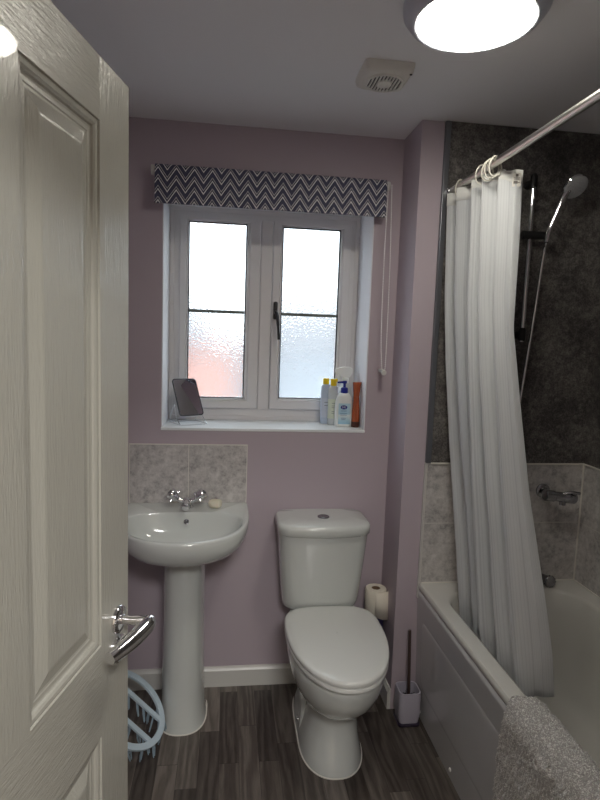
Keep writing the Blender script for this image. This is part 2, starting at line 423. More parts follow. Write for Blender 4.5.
# window handle
M_gun = simple('dark_satin_metal', rgb(60, 60, 64), .3, .8)
bm = NB(); xh = .213; yh = YW-.014
loft(bm, [rrect(xh-.011, xh+.011, 1.645, 1.715, .008, 0)], False, True) if 0 else None
pl = [(x, z) for x, z, _ in rrect(xh-.010, xh+.010, 1.640, 1.722, .008, 0)]
loft(bm, [[(x, yh, z) for x, z in pl], [(x, yh-.006, z) for x, z in pl], [(xh+(x-xh)*.8, yh-.010, 1.681+(z-1.681)*.95) for x, z in pl]])
hd = obj('window_handle', bm, M_gun, win)
bm = NB(); tube(bm, spline([(xh, yh-.008, 1.672), (xh, yh-.03, 1.674), (xh+.004, yh-.04, 1.665), (xh+.008, yh-.04, 1.64), (xh+.012, yh-.042, 1.60), (xh+.016, yh-.045, 1.548)], 6), [.008]*13+[.0075]*10+[.006]*8, 12)
obj('handle_lever', bm, M_gun, hd)

# outside: ground, a pale rendered house and a red brick one across the way
bm = NB(); box(bm, -30, 30, 3.4, 40, -2.8, -2.6); tag(obj('ground_outside', bm, simple('wet_grey_paving', rgb(96, 100, 98), .9, var=.5), smooth=0), kind='structure')
M_roof = simple('grey_roof_tiles', rgb(120, 118, 120), .9, var=.3)
bh = thing('brick_house', (-2.4, 9, -2.6), 'red brick house seen blurred through the lower left window pane', 'house')
bm = NB(); box(bm, -6.2, .12, 9, 15, -2.6, 1.4); obj('wall', bm, M_brick, bh, smooth=0)
bm = NB(); loft(bm, [[(-6.4, 8.8, 1.4), (.2, 8.8, 1.4), (.2, 15.2, 1.4), (-6.4, 15.2, 1.4)], [(-5.9, 12, 2.5), (-.8, 12, 2.5), (-.8, 12.2, 2.5), (-5.9, 12.2, 2.5)]]); obj('roof', bm, M_roof, bh, smooth=0)
ph = thing('rendered_house', (3.4, 10, -2.6), 'pale grey house seen blurred through the lower right window pane', 'house')
bm = NB(); box(bm, .16, 8, 10, 16, -2.6, 1.35); obj('wall', bm, simple('pale_grey_render', rgb(150, 156, 162), .9, var=.25), ph, smooth=0)
bm = NB(); loft(bm, [[(.22, 9.8, 1.35), (8.2, 9.8, 1.35), (8.2, 16.2, 1.35), (.22, 16.2, 1.35)], [(.9, 13, 2.5), (7.4, 13, 2.5), (7.4, 13.2, 2.5), (.9, 13.2, 2.5)]]); obj('roof', bm, M_roof, ph, smooth=0)

# ------------------------------------------------------------------ roller blind
bl = thing('roller_blind', (.17, D-.04, 2.2), 'dark roller blind with white zigzag chevrons, rolled up above the window', 'blind')
bm = NB()
rad = .0235; yc, zc = D-.038, 2.196
pr_ = [(yc+rad*cos(a), zc+rad*sin(a)) for a in [radians(x) for x in range(-60, 181, 15)]] + [(yc-rad, zc-.03), (yc-rad-.0005, 2.085), (yc-rad-.0025, 2.068), (yc-rad+.003, 2.066), (yc-rad+.004, 2.085), (yc-rad+.003, zc-.03)]
pr_ = pr_[::1]
rings = [[(x, y, z) for y, z in pr_] for x in [-.298+.932*k/30 for k in range(31)]]
loft(bm, rings); obj('fabric', bm, M_blind, bl, smooth=50)
for sx, x in ((-1, -.300), (1, .636)):
    bm = NB(); x0, x1 = (x-.014, x) if sx < 0 else (x, x+.014)
    pts = [(yc+.019*cos(a), zc+.019*sin(a)) for a in [radians(k*18) for k in range(20)]]
    loft(bm, [[(x0, y, z) for y, z in pts], [(x1, y, z) for y, z in pts]]); box(bm, x0+.004, x1-.004 if sx > 0 else x1, yc, D, zc-.014, zc+.014)
    obj('bracket', bm, M_white, bl, bevel=.002)
# bead chain
bm = NB()
cx = .655
loop = [(.640, yc-.02, zc-.0), (.636, yc-.022, 1.9), (.640, yc-.02, 1.6), (.650, yc-.02, 1.445), (.657, yc-.02, 1.435), (.664, yc-.02, 1.445), (.665, yc-.02, 1.6), (.662, yc-.02, 1.9), (.654, yc-.02, zc-.0)]
sp_ = spline(loop, 14); tube(bm, sp_, .0010, 6)
acc = 0
dense = spline(loop, 60)
for a, b in zip(dense, dense[1:]):
    acc += (b-a).length
    if acc > .0075:
        acc = 0; bmesh.ops.create_icosphere(bm, subdivisions=1, radius=.0028, matrix=Matrix.Translation(b))
obj('bead_chain', bm, simple('white_chain_plastic', rgb(240, 240, 240), .4), bl)
bm = NB(); box(bm, .650, .664, yc-.024, D+.0, 1.425, 1.438); lathe(bm, [(.002, 0), (.010, .001), (.011, .006), (.010, .012), (.003, .013)], (.657, yc-.026, 1.425), zto((0, -1, 0)), 16)
obj('chain_clip', bm, M_white, bl, bevel=.001)

# ------------------------------------------------------------------ ceiling lamp and fan
LC = (.585, 1.415)
lamp = thing('ceiling_lamp', (LC[0], LC[1], H), 'round flush ceiling light with grey rim and glowing diffuser', 'ceiling light')
bm = NB(); lathe(bm, [(.150, 0), (.169, -.004), (.1765, -.014), (.175, -.030), (.160, -.050), (.147, -.057), (.1425, -.056), (.1425, -.04)], (*LC, H), None, 72); obj('lamp_housing', bm, simple('satin_grey_rim', rgb(190, 193, 204), .35), lamp)
t = NT('glowing_opal_diffuser'); t.set(Base_Color=rgb(240, 236, 220), Roughness=.4)
fr = t.n('ShaderNodeLayerWeight'); nz = t.n('ShaderNodeTexNoise', i_Vector=t.coord(), i_Scale=14.0)
t.b.inputs['Emission Color'].default_value = (1, .95, .83, 1); t.b.inputs['Emission Strength'].default_value = 27
bm = NB(); lathe(bm, [(.1425, -.050), (.141, -.056), (.132, -.060), (.10, -.064), (.05, -.066), (.004, -.0665)], (*LC, H), None, 72); obj('diffuser', bm, t.m, lamp)
fan = thing('extractor_fan', (.470, 1.83, H), 'square white extractor fan with round louvred grille on the ceiling', 'extractor fan')
M_fan = simple('aged_white_plastic', rgb(224, 222, 216), .35)
fx, fy, fs = .470, 1.83, .078
bm = NB(); loft(bm, [rrect(fx-fs, fx+fs, fy-fs, fy+fs, .012, H), rrect(fx-fs, fx+fs, fy-fs, fy+fs, .012, H-.008), rrect(fx-fs+.003, fx+fs-.003, fy-fs+.003, fy+fs-.003, .016, H-.022), rrect(fx-fs+.012, fx+fs-.012, fy-fs+.012, fy+fs-.012, .02, H-.030), rrect(fx-fs+.02, fx+fs-.02, fy-fs+.02, fy+fs-.02, .02, H-.031)]); fb = obj('fan_housing', bm, M_fan, fan)
bm = NB(); lathe(bm, [(.057, 0), (.057, -.0025), (.001, -.0025)], (fx, fy, H-.0305), None, 48); obj('grille_shade_disc', bm, simple('painted_grille_shade', rgb(38, 38, 38), .8), fan)  # flat dark disc, the shade behind the slats is put into its colour
bm = NB()
for k in range(-5, 6):
    y = k*.0104; L = sqrt(max(.057**2-y*y, 0))
    if L > .003: box(bm, fx+y-.0022, fx+y+.0022, fy-L, fy+L, H-.038, H-.0325)
lathe(bm, [(.055, 0), (.055, -.006), (.060, -.006), (.060, 0)], (fx, fy, H-.031), None, 48, cap0=False, cap1=False)
lathe(bm, [(.024, 0), (.024, -.008), (.020, -.010), (.001, -.011)], (fx, fy, H-.031), None, 32)
obj('grille', bm, M_fan, fan)
bm = NB(); lathe(bm, [(.004, 0), (.004, -.002), (.001, -.003)], (fx+.066, fy-.066, H-.030), None, 12); obj('screw', bm, M_black, fan)

# ------------------------------------------------------------------ door
door = thing('door_1', (-.1851, 1.0885, 0), kind='structure', rot=(0, 0, -radians(12.8486)))
DW, DH, DT = .762, 1.99, .036
# y = -s (s from the latch edge), x = 0 at the face towards the bath
st, ms, pw = .116, .09, .22
cols = [(st, st+pw), (DW-st-pw, DW-st)]
rows = [(.20, .835), (1.006, 1.893)]
def leaf_face(bm, x, sg):
    """boards around the panels and the moulded panels themselves; sg=+1 faces +x"""
    def quad(s0, s1, z0, z1, mi):
        f = bm.faces.new([bm.verts.new((x, -s, z)) for s, z in ((s0, z0), (s1, z0), (s1, z1), (s0, z1))]); f.material_index = mi
    for a, b in ((0, st), (DW-st, DW)): quad(a, b, .008, DH, 0)
    quad(cols[0][1], cols[1][0], rows[0][0], rows[0][1], 0); quad(cols[0][1], cols[1][0], rows[1][0], rows[1][1], 0)
    quad(st, DW-st, .008, rows[0][0], 1); quad(st, DW-st, rows[0][1], rows[1][0], 1); quad(st, DW-st, rows[1][1], DH, 1)
    prof = [(0, 0), (.001, -.0035), (.004, -.0025), (.009, -.003), (.013, -.0055), (.015, -.0085), (.018, -.0095), (.024, -.0095), (.026, -.0105), (.030, -.0105), (.052, -.0035), (.056, -.003)]
    for s0, s1 in cols:
        for z0, z1 in rows:
            rings = [[(x+sg*d, -(s0+i), z0+i), (x+sg*d, -(s1-i), z0+i), (x+sg*d, -(s1-i), z1-i), (x+sg*d, -(s0+i), z1-i)] for i, d in prof]
            loft(bm, rings, False, True)
bm = NB(); leaf_face(bm, 0, 1); leaf_face(bm, -DT, -1)
for a, b in (((0, 0), (0, -DT)),):
    pass
def edge(pts): bm.faces.new([bm.verts.new(p) for p in pts])
edge([(0, 0, .008), (0, 0, DH), (-DT, 0, DH), (-DT, 0, .008)]); edge([(0, -DW, .008), (0, -DW, DH), (-DT, -DW, DH), (-DT, -DW, .008)])
edge([(0, 0, DH), (0, -DW, DH), (-DT, -DW, DH), (-DT, 0, DH)]); edge([(0, 0, .008), (0, -DW, .008), (-DT, -DW, .008), (-DT, 0, .008)])
bmesh.ops.remove_doubles(bm, verts=bm.verts[:], dist=1e-5)
obj('door_leaf', bm, [M_doorV, M_doorH], door, smooth=0, local=True)
# lever handle on a round rose, with the round thumb-turn plate below
def lever(sg):
    x0 = 0 if sg > 0 else -DT; s = -.050; z = 1.022
    Mx = zto((sg, 0, 0))
    bm = NB(); lathe(bm, [(.026, 0), (.026, .005), (.024, .0075), (.018, .009), (.002, .009)], (x0, s, z), Mx, 40)
    h = obj('door_handle', bm, M_chrome, door, local=True)
    bm = NB()
    P = spline([(x0+sg*.008, s, z), (x0+sg*.03, s, z), (x0+sg*.050, s+.003, z+.001), (x0+sg*.062, s+.003, z-.001), (x0+sg*.057, s-.018, z-.007), (x0+sg*.045, s-.055, z-.014), (x0+sg*.030, s-.100, z-.018)], 6)
    n = len(P); tube(bm, P, [(.009 if i < n*.4 else .0095+.006*sin(pi*min(1, (i/n-.4)*1.6))) for i in range(n)], 16)
    obj('lever', bm, M_chrome, h, local=True)
    bm = NB(); lathe(bm, [(.026, 0), (.026, .005), (.023, .008), (.012, .0085), (.011, .012), (.002, .013)], (x0, s, z-.058), Mx, 40)
    k = obj('lock_rose', bm, M_chrome, door, local=True)
lever(1); lever(-1)
bm = NB(); box(bm, XL, -.385, YF-.12, YF+.0, 0, 2.02) if 0 else box(bm, -.385, -.365, YF-.13, YF+.008, 0, 2.02); box(bm, .40, .42, YF-.13, YF+.008, 0, 2.02); box(bm, -.385, .42, YF-.13, YF+.008, 2.0, 2.02)
struct('trim_10', bm, M_white, bevel=.003)

# ------------------------------------------------------------------ splashback and basin
BX = -.157
sb = thing('tiled_splashback', (BX, D, .84), 'pair of mottled grey stone tiles above the basin', 'splashback')
for x0, x1 in ((-.398, -.1575), (-.1545, .0885)):
    bm = NB(); box(bm, x0, x1, D-.009, D, .842, 1.093); obj('tile', bm, M_splash, sb, bevel=.0015)
bm = NB(); box(bm, -.1575, -.1545, D-.007, D, .842, 1.093); box(bm, -.402, -.398, D-.009, D, .842, 1.096); box(bm, .0885, .0915, D-.009, D, .842, 1.096); box(bm, -.398, .0885, D-.009, D, 1.093, 1.096)
obj('grout', bm, M_seal, sb, smooth=0)
basin = thing('pedestal_basin', (BX, 2.2, 0), 'white ceramic washbasin on a full pedestal, under the window', 'washbasin')
RZ = .842
def zf(y):   # the rim drops a little to the front
    return -.016*max(0, (2.30-y)/.37)
bm = NB(); N = 72; yb = D-.0005
def ob(s, z, cy=2.24, back=1.0, bf=.300, a=.256, dz=True, nf=2.25, nb=28):
    return supe(BX, cy, a*s, bf*s, (yb-cy)*back, z, nf, nb, N, zf if dz else None)
rings = [ob(.37, .685, 2.23, .62, dz=False, nb=3), ob(.45, .698, 2.23, .75, dz=False, nb=4), ob(.60, .710, 2.235, .9, dz=False, nb=6), ob(.76, .725, 2.24, .97, nb=8), ob(.88, .745, nb=10), ob(.955, .768), ob(.99, .798), ob(1.0, .818), ob(1.0, .832), ob(.992, .839), ob(.978, RZ), ob(.955, RZ, back=.95)]
def inn(s, z, cy=2.155, bb=.105, dz=True, nb=3.2):
    return supe(BX, cy, .230*s, .200*s, bb*s, z, 2.2, nb, N, zf if dz else None)
rings += [inn(1.0, RZ), inn(.985, RZ-.003), inn(.965, RZ-.012), inn(.92, RZ-.035), inn(.84, RZ-.065), inn(.72, RZ-.092), inn(.55, RZ-.108), inn(.35, RZ-.116), inn(.12, RZ-.120), inn(.05, RZ-.121)]
loft(bm, rings, True, True)
bo = obj('bowl', bm, M_cer, basin, smooth=60)
bm = NB()
def ped(a, yf, yb2, z, n=2.4): return supe(BX+.002, (yf+yb2)/2+.02, a, (yf+yb2)/2+.02-yf, yb2-(yf+yb2)/2-.02, z, n, 5, 48)
loft(bm, [ped(.095, 2.078, 2.31, 0), ped(.094, 2.080, 2.31, .012), ped(.0885, 2.088, 2.31, .03), ped(.085, 2.095, 2.31, .15), ped(.0815, 2.105, 2.31, .4), ped(.081, 2.11, 2.31, .58), ped(.083, 2.10, 2.31, .66), ped(.087, 2.09, 2.32, .695)])
obj('pedestal', bm, M_cer, basin, smooth=60)
bm = NB(); lathe(bm, [(.0105, 0), (.0105, .002), (.008, .003), (.0075, -.004), (.001, -.004)], (BX+.004, 2.243, RZ-.036), zto((0, -.75, .65)), 20); obj('overflow', bm, M_darkchrome, basin)
bm = NB(); lathe(bm, [(.03, 0), (.029, .003), (.016, .004), (.001, .002)], (BX, 2.155, RZ-.121), None, 24); obj('waste', bm, M_chrome, basin)
bm = NB(); tube(bm, [(p[0], p[1], .002) for p in ped(.096, 2.077, 2.31, 0)], .003, 6, closed=True); obj('sealant_line', bm, M_seal, basin)
# mixer tap
tap = thing('basin_mixer_tap', (BX, 2.325, RZ), 'small chrome mixer tap with two angled crosshead handles on the basin', 'tap')
bm = NB(); ty = 2.325
lathe(bm, [(.026, 0), (.026, .006), (.022, .010), (.021, .028), (.019, .036), (.012, .042), (.002, .044)], (BX, ty, RZ-.001), None, 32)
for s in (-1, 1): tube(bm, [(BX, ty, RZ+.018), (BX+s*.020, ty-.002, RZ+.028), (BX+s*.042, ty-.004, RZ+.040)], [.013, .012, .010], 16)
tube(bm, spline([(BX, ty-.01, RZ+.024), (BX, ty-.05, RZ+.030), (BX, ty-.085, RZ+.030), (BX, ty-.098, RZ+.024)], 5), .0125, 16)
obj('tap_body', bm, M_chrome, tap)
for s in (-1, 1):
    M = zto((s*.72, -.1, .70)); c = Vector((BX+s*.038, ty-.004, RZ+.036))
    bm = NB(); lathe(bm, [(.013, 0), (.018, .006), (.022, .014), (.024, .038), (.021, .044), (.010, .046), (.002, .0465)], c, M, 24)
    for k in range(4):
        a = k*pi/2+.4; v = M @ Vector((cos(a), sin(a), 0)); base = c+M @ Vector((0, 0, .016))
        tube(bm, [base+v*.014, base+v*.027, base+v*.030], [.007, .007, .004], 10)
    h = obj('tap_handle', bm, M_chrome, tap)
    bm = NB(); lathe(bm, [(.010, 0), (.010, .001), (.001, .0015)], c+M @ Vector((0, 0, .0463)), M, 16); obj('marker', bm, simple('dark_tap_marker', rgb(40, 42, 50), .3), h)
# soap
bm = NB(); bmesh.ops.create_icosphere(bm, subdivisions=4, radius=1)
for v in bm.verts:
    n = v.co.copy(); k = (abs(n.x)**3+abs(n.y)**3+abs(n.z)**3)**(-1/3)
    v.co = Vector((n.x*k*.028, n.y*k*.022, n.z*k*.018))*(1+.08*noise.noise(n*1.7))
bmesh.ops.rotate(bm, verts=bm.verts[:], matrix=Matrix.Rotation(-.25, 3, 'Z')); bmesh.ops.translate(bm, verts=bm.verts[:], vec=(-.040, 2.320, RZ+.0165))
tag(obj('soap_bar', bm, simple('cream_soap', rgb(222, 218, 198), .45, Subsurface_Weight=.15), loc=(-.04, 2.325, RZ), smooth=80), 'worn cream bar of soap on the basin beside the tap', 'soap')

# ------------------------------------------------------------------ toilet
TX = .428
wc = thing('toilet', (TX, 2.1, 0), 'white close coupled toilet with closed lid, beside the pedestal basin', 'toilet')
bm = NB(); N = 64
def egg(a, cy, bf, bb, z, nf=2.1, nb=3, cx=TX): return supe(cx, cy, a, bf, bb, z, nf, nb, N)
rings = [egg(.118, 2.00, .190, .32, 0, 2.3, 5, .420), egg(.117, 2.00, .188, .32, .015, 2.3, 5, .420), egg(.108, 2.00, .172, .32, .05, 2.3, 5, .421), egg(.100, 2.01, .158, .31, .10, 2.3, 4.5, .423), egg(.096, 2.02, .150, .30, .15, 2.3, 4.5),
         egg(.102, 2.02, .160, .30, .19, 2.2, 4.5), egg(.118, 2.02, .200, .31, .222, 2.2, 4), egg(.142, 2.02, .250, .32, .255, 2.1, 2.4), egg(.162, 2.02, .292, .33, .295, 2.1, 2.4), egg(.175, 2.02, .318, .34, .340, 2.1, 2.4),
         egg(.180, 2.02, .328, .35, .380, 2.1, 2.4), egg(.180, 2.02, .330, .36, .405, 2.1, 2.4), egg(.176, 2.02, .326, .357, .414, 2.1, 2.4)]
loft(bm, rings, True, True); pan = obj('pan', bm, M_cer, wc, smooth=60)
# raised rear shelf that carries the cistern
bm = NB(); loft(bm, [rrect(.295, .525, 2.225, 2.375, .03, .395), rrect(.290, .530, 2.22, 2.378, .03, .41), rrect(.295, .525, 2.225, 2.375, .03, .428)]); obj('rear_shelf', bm, M_cer, wc)
bm = NB(); tube(bm, [(p[0], p[1], .002) for p in egg(.119, 2.00, .191, .32, 0, 2.3, 5, cx=.420)], .003, 6, closed=True); obj('sealant_line', bm, M_seal, wc)
for s in (-1, 1):
    bm = NB(); loft(bm, [[(TX-.006+s*.092, 2.03, .02), (TX-.006+s*.092, 2.13, .02), (TX-.006+s*.092, 2.13, .16), (TX-.006+s*.092, 2.03, .19)], [(TX-.006+s*.1165, 2.04, .02), (TX-.006+s*.1165, 2.12, .02), (TX-.006+s*.104, 2.12, .15), (TX-.006+s*.104, 2.04, .17)]]); obj('fixing_boss', bm, M_cer, wc, bevel=.008)
    bm = NB(); lathe(bm, [(.010, 0), (.010, .004), (.006, .008), (.001, .009)], (TX-.006+s*.114, 2.08, .045), zto((s, 0, .1)), 16); obj('bolt_cap', bm, M_chrome, wc)
# seat and lid
def lidring(k, z, g=0, bb=.178): return supe(TX, 2.02, .188*k-g, .352*k-g, bb-g, z, 2.1, 3.6, N)
bm = NB(); loft(bm, [lidring(.985, .4155), lidring(1.0, .419), lidring(1.0, .430), lidring(.99, .434), supe(TX, 2.0, .10, .2, .12, .434, 2.1, 2.5, N), supe(TX, 2.0, .10, .2, .12, .4155, 2.1, 2.5, N)], True, False)
seat = obj('seat', bm, M_seat, wc, smooth=50)
bm = NB(); loft(bm, [lidring(.985, .4355), lidring(1.0, .438), lidring(1.003, .447), lidring(.995, .4535), lidring(.975, .4565, .002), lidring(.93, .4585, .008), lidring(.7, .4615, .03), lidring(.3, .463, .06, .16)], True, True)
obj('lid', bm, M_seat, wc, smooth=50)
for s in (-1, 1):
    bm = NB(); lathe(bm, [(.002, -.02), (.010, -.02), (.011, -.016), (.011, .016), (.010, .02), (.002, .02)], (TX+s*.085, 2.200, .432), zto((1, 0, 0)), 20); obj('hinge', bm, M_seat, wc)
# cistern
def cis(x0, x1, yf, bulge, z, r=.045):
    base = rrect(x0, x1, yf, 2.386, r, z, 8); xc = (x0+x1)/2; hw = (x1-x0)/2
    return [(x, y-(bulge*(1-((x-xc)/hw)**2) if y < yf+r*1.3 else 0), z) for x, y, z in base]
def cisd(x0, x1, yf, bulge, z, r=.045, M_=14):
    # denser front edge
    out = []
    b = rrect(x0, x1, yf, 2.386, r, z, 8)
    # order: back-right corner, back-left, front-left, front-right ; insert points along the front
    fl = b[18:27]; frr = b[27:36]
    mid = [(fl[-1][0]+(frr[0][0]-fl[-1][0])*k/M_, yf, z) for k in range(1, M_)]
    L = b[:18]+fl+mid+frr; xc = (x0+x1)/2; hw = (x1-x0)/2
    return [(x, y-bulge*(1-((x-xc)/hw)**2)*max(0, min(1, (2.36-y)/(2.36-yf))), z) for x, y, z in L]
bm = NB()
loft(bm, [cisd(.278, .545, 2.240, .01, .424), cisd(.262, .558, 2.228, .012, .428), cisd(.252, .566, 2.220, .014, .442), cisd(.246, .572, 2.215, .016, .465), cisd(.234, .584, 2.200, .022, .60), cisd(.222, .594, 2.180, .028, .77)])
obj('cistern', bm, M_cer, wc, smooth=60)
bm = NB()
loft(bm, [cisd(.220, .596, 2.178, .03, .765), cisd(.216, .600, 2.173, .032, .770), cisd(.215, .601, 2.171, .033, .795), cisd(.217, .599, 2.174, .033, .806), cisd(.224, .592, 2.181, .033, .812), cisd(.30, .52, 2.25, .02, .814)])
obj('cistern_lid', bm, M_cer, wc, smooth=50)
bm = NB(); rr = [[(.412+ax*cos(2*pi*k/40), 2.268+ay*sin(2*pi*k/40), z) for k in range(40)] for ax, ay, z in ((.025, .025, .812), (.025, .025, .8175), (.021, .021, .8195), (.019, .019, .8185))]
loft(bm, rr); bt = obj('flush_button', bm, M_darkchrome, wc)
bm = NB(); box(bm, .4115, .4125, 2.249, 2.287, .8185, .8198); obj('button_split', bm, M_black, bt, smooth=0)

# ------------------------------------------------------------------ bath
RX0, RX1, BY0, BZ = .807, XR-.010, .40, .563
bath = thing('bathtub', (1.15, 1.3, 0), 'white acrylic bathtub along the right wall with shower curtain inside', 'bathtub')
YT = DB-.010
def br(x0, x1, y0, y1, r, z): return rrect(x0, x1, y0, y1, r, z, 10)
bm = NB()
rings = [br(RX0+.004, RX1, BY0, YT, .006, BZ-.030), br(RX0, RX1, BY0, YT, .006, BZ-.026), br(RX0, RX1, BY0, YT, .006, BZ-.005), br(RX0+.004, RX1, BY0, YT, .006, BZ),
         br(.862, 1.44, .52, 2.095, .13, BZ), br(.868, 1.434, .526, 2.088, .13, BZ-.003), br(.874, 1.428, .535, 2.080, .13, BZ-.014),
         br(.885, 1.418, .56, 2.070, .13, BZ-.08), br(.905, 1.400, .62, 2.050, .13, BZ-.22), br(.925, 1.380, .70, 2.025, .13, BZ-.33), br(.955, 1.350, .78, 1.985, .12, BZ-.375), br(1.00, 1.31, .85, 1.93, .10, BZ-.39), br(1.1, 1.2, 1.2, 1.6, .04, BZ-.395)]
loft(bm, rings, False, True); obj('tub', bm, M_bath, bath, smooth=50)
# front panel: long side, thick rolled top edge and an embossed field
bm = NB()
prof = [(.835, .534), (.816, .535), (.809, .531), (.8055, .523), (.8055, .514), (.808, .503), (.8235, .06), (.824, .002), (.840, .002)]
ys = [BY0, DB-.001]
loft(bm, [[(x, y, z) for x, z in prof] for y in ys])
# embossed field
x = lambda z: .808+(.503-z)/.443*.0155
def ins(d, o, r): return [(x(zz)-o, yy, zz) for yy, zz in [(a, b) for a, b, _ in rrect(BY0+.10+d, DB-.05-d, .13+d, .43-d, r, 0, 6)]]
loft(bm, [ins(0, -.0008, .05), ins(.010, .0010, .045), ins(.018, .0012, .042), ins(.03, .0012, .034)], False, True)
pn = obj('bath_panel', bm, M_panel, bath, smooth=40)
for y, z in ((2.105, .030), (1.78, .035)):
    bm = NB(); lathe(bm, [(.007, 0), (.007, .003), (.004, .006), (.001, .0065)], (.8240, y, z), zto((-1, 0, 0)), 16); obj('screw_cap', bm, simple('white_cap', rgb(240, 240, 238), .3), pn)
bm = NB(); box(bm, RX0+.01, RX1, YT-.004, YT, BZ, BZ+.004); box(bm, RX1-.004, RX1, BY0, YT-.004, BZ, BZ+.004); obj('sealant_line', bm, M_seal, bath, smooth=0)
# overflow control
c = Vector((1.352, 2.108, .583))
bm = NB()
bm2 = NB(); c = Vector((1.347, 2.1, .588))
lathe(bm2, [(.004, -.055), (.016, -.055), (.018, -.03), (.020, -.008), (.024, 0), (.024, .010), (.021, .013), (.008, .010), (.002, .010)], c, zto((0, -1, .12)), 28); bm.free()
for k in range(12):
    a = 2*pi*k/12; tube(bm2, [c+Vector((.0235*cos(a), .002, .0235*sin(a))), c+Vector((.0235*cos(a), -.009, .0235*sin(a)))], .003, 8)
kn = obj('bath_knob', bm2, M_darkchrome, bath); kn['label'] = 'round dull chrome knob at the tap end'

# shower valve on the tiles
va = thing('shower_valve', (1.37, YT, .94), 'dull chrome bar shower valve with lever on the grey tiles above the bath', 'shower valve')
bm = NB(); lathe(bm, [(.030, 0), (.030, .006), (.026, .010), (.016, .012), (.016, .062), (.002, .062)], (1.322, YT, .958), zto((0, -1, 0)), 32); obj('wall_rose', bm, M_darkchrome, va)
bm = NB(); lathe(bm, [(.002, -.040), (.020, -.040), (.0235, -.036), (.0235, .0), (.0200, .004), (.0200, .050), (.023, .054), (.023, .088), (.019, .094), (.002, .095)], (1.335, YT-.062, .952), zto((1, -.05, -.10)), 32); obj('valve_body', bm, M_darkchrome, va)
bm = NB(); tube(bm, spline([(1.37, YT-.070, .962), (1.40, YT-.082, .972), (1.432, YT-.090, .970)], 5), [.007]*5+[.006]*6, 12); tube(bm, [(1.375, YT-.062, .950), (1.375, YT-.064, .915)], [.016, .013], 16); obj('lever', bm, M_darkchrome, va)

# shower riser
rs = thing('shower_riser_rail', (1.15, DB-.012, 1.9), 'chrome shower riser rail with black brackets on the dark wall panel', 'shower rail')
rx, ry = 1.150, 2.112
bm = NB(); tube(bm, [(rx, ry, 1.575), (rx, ry, 2.20)], .0095, 16); obj('rail', bm, M_chrome, rs)
for z in (2.183, 1.60):
    bm = NB(); tube(bm, [(rx, DB-.012, z), (rx, ry+.004, z)], [.016, .014], 16); tube(bm, [(rx, ry, z-.022), (rx, ry, z+.022), (rx, ry, z+.032)], [.014, .014, .008], 16); obj('bracket', bm, M_black, rs)
bm = NB(); bxz = 1.985
loft(bm, [[(rx-.032, y, z) for y, z in [(ry+.015*cos(a), bxz+.017*sin(a)) for a in [2*pi*k/20 for k in range(20)]]], [(rx+.070, y-.012, z) for y, z in [(ry+.015*cos(a), bxz+.015*sin(a)) for a in [2*pi*k/20 for k in range(20)]]]])
obj('slider', bm, M_black, rs, bevel=.003)
# handset and hose
hs = thing('shower_handset', (1.21, 2.09, 1.98), 'chrome hand shower with round grey spray head in the slider', 'shower head')
hx, hy, hz = 1.197, 2.064, 1.966
bm = NB(); hp = spline([(hx-.004, hy, hz-.012), (hx+.002, hy-.004, hz+.03), (hx+.020, hy-.012, hz+.09), (hx+.037, hy-.020, hz+.145), (hx+.052, hy-.026, hz+.178), (hx+.062, hy-.030, hz+.190)], 6)
tube(bm, hp, [.010+.004*min(1, i/len(hp)) for i in range(len(hp))], 16); obj('handset_grip', bm, M_chrome, hs)
hc = Vector((hx+.071, hy-.034, hz+.191)); hn = Vector((.12, -.72, -.66)).normalized()
bm = NB(); lathe(bm, [(.002, -.020), (.018, -.020), (.032, -.012), (.0475, 0), (.0485, .006), (.046, .010)], hc, zto(hn), 40, cap1=False); obj('head_shell', bm, M_chrome, hs)
bm = NB(); lathe(bm, [(.046, .009), (.042, .012), (.002, .013)], hc, zto(hn), 40, cap0=False)
Mh = zto(hn)
for r_, n_ in ((.008, 6), (.017, 10), (.026, 16), (.035, 22)):
    for k in range(n_):
        a = 2*pi*k/n_; lathe(bm, [(.0018, .012), (.0014, .0155), (.0004, .016)], hc+Mh @ Vector((r_*cos(a), r_*sin(a), 0)), Mh, 6)
obj('spray_face', bm, simple('grey_spray_face', rgb(176, 178, 182), .4), hs)
bm = NB(); tube(bm, spline([(hx-.004, hy, hz-.012), (1.200, 2.09, 1.90), (1.188, 2.105, 1.65), (1.175, 2.12, 1.42), (1.150, 2.11, 1.20), (1.120, 2.09, .98), (1.09, 2.095, .92), (1.08, 2.12, .97), (1.08, YT-.03, 1.00)], 14), .0062, 10)
tag(obj('shower_hose', bm, M_chrome, loc=(1.18, 2.1, .78)), 'thin chrome shower hose hanging from the handset beside the riser rail', 'shower hose')
el_ = thing('hose_elbow', (1.08, YT, 1.0), 'chrome wall elbow behind the curtain feeding the shower hose', 'hose outlet')
bm = NB(); lathe(bm, [(.024, 0), (.024, .006), (.012, .010), (.011, .028), (.002, .030)], (1.08, YT, 1.005), zto((0, -1, 0)), 24); obj('rose', bm, M_chrome, el_)

# curtain rail
rail = thing('curtain_rail', (.837, DB, 2.139), 'straight steel shower curtain rail running out from the end wall', 'curtain rail')
bm = NB(); tube(bm, [(.837, DB-.004, 2.139), (.837, YF, 2.139)], .0125, 20); obj('rail', bm, M_brushed, rail)
bm = NB(); lathe(bm, [(.017, 0), (.017, .006), (.0135, .010), (.0135, .02), (.0126, .02)], (.837, DB-.012, 2.139), zto((0, -1, 0)), 28); obj('end_flange', bm, M_chrome, rail)

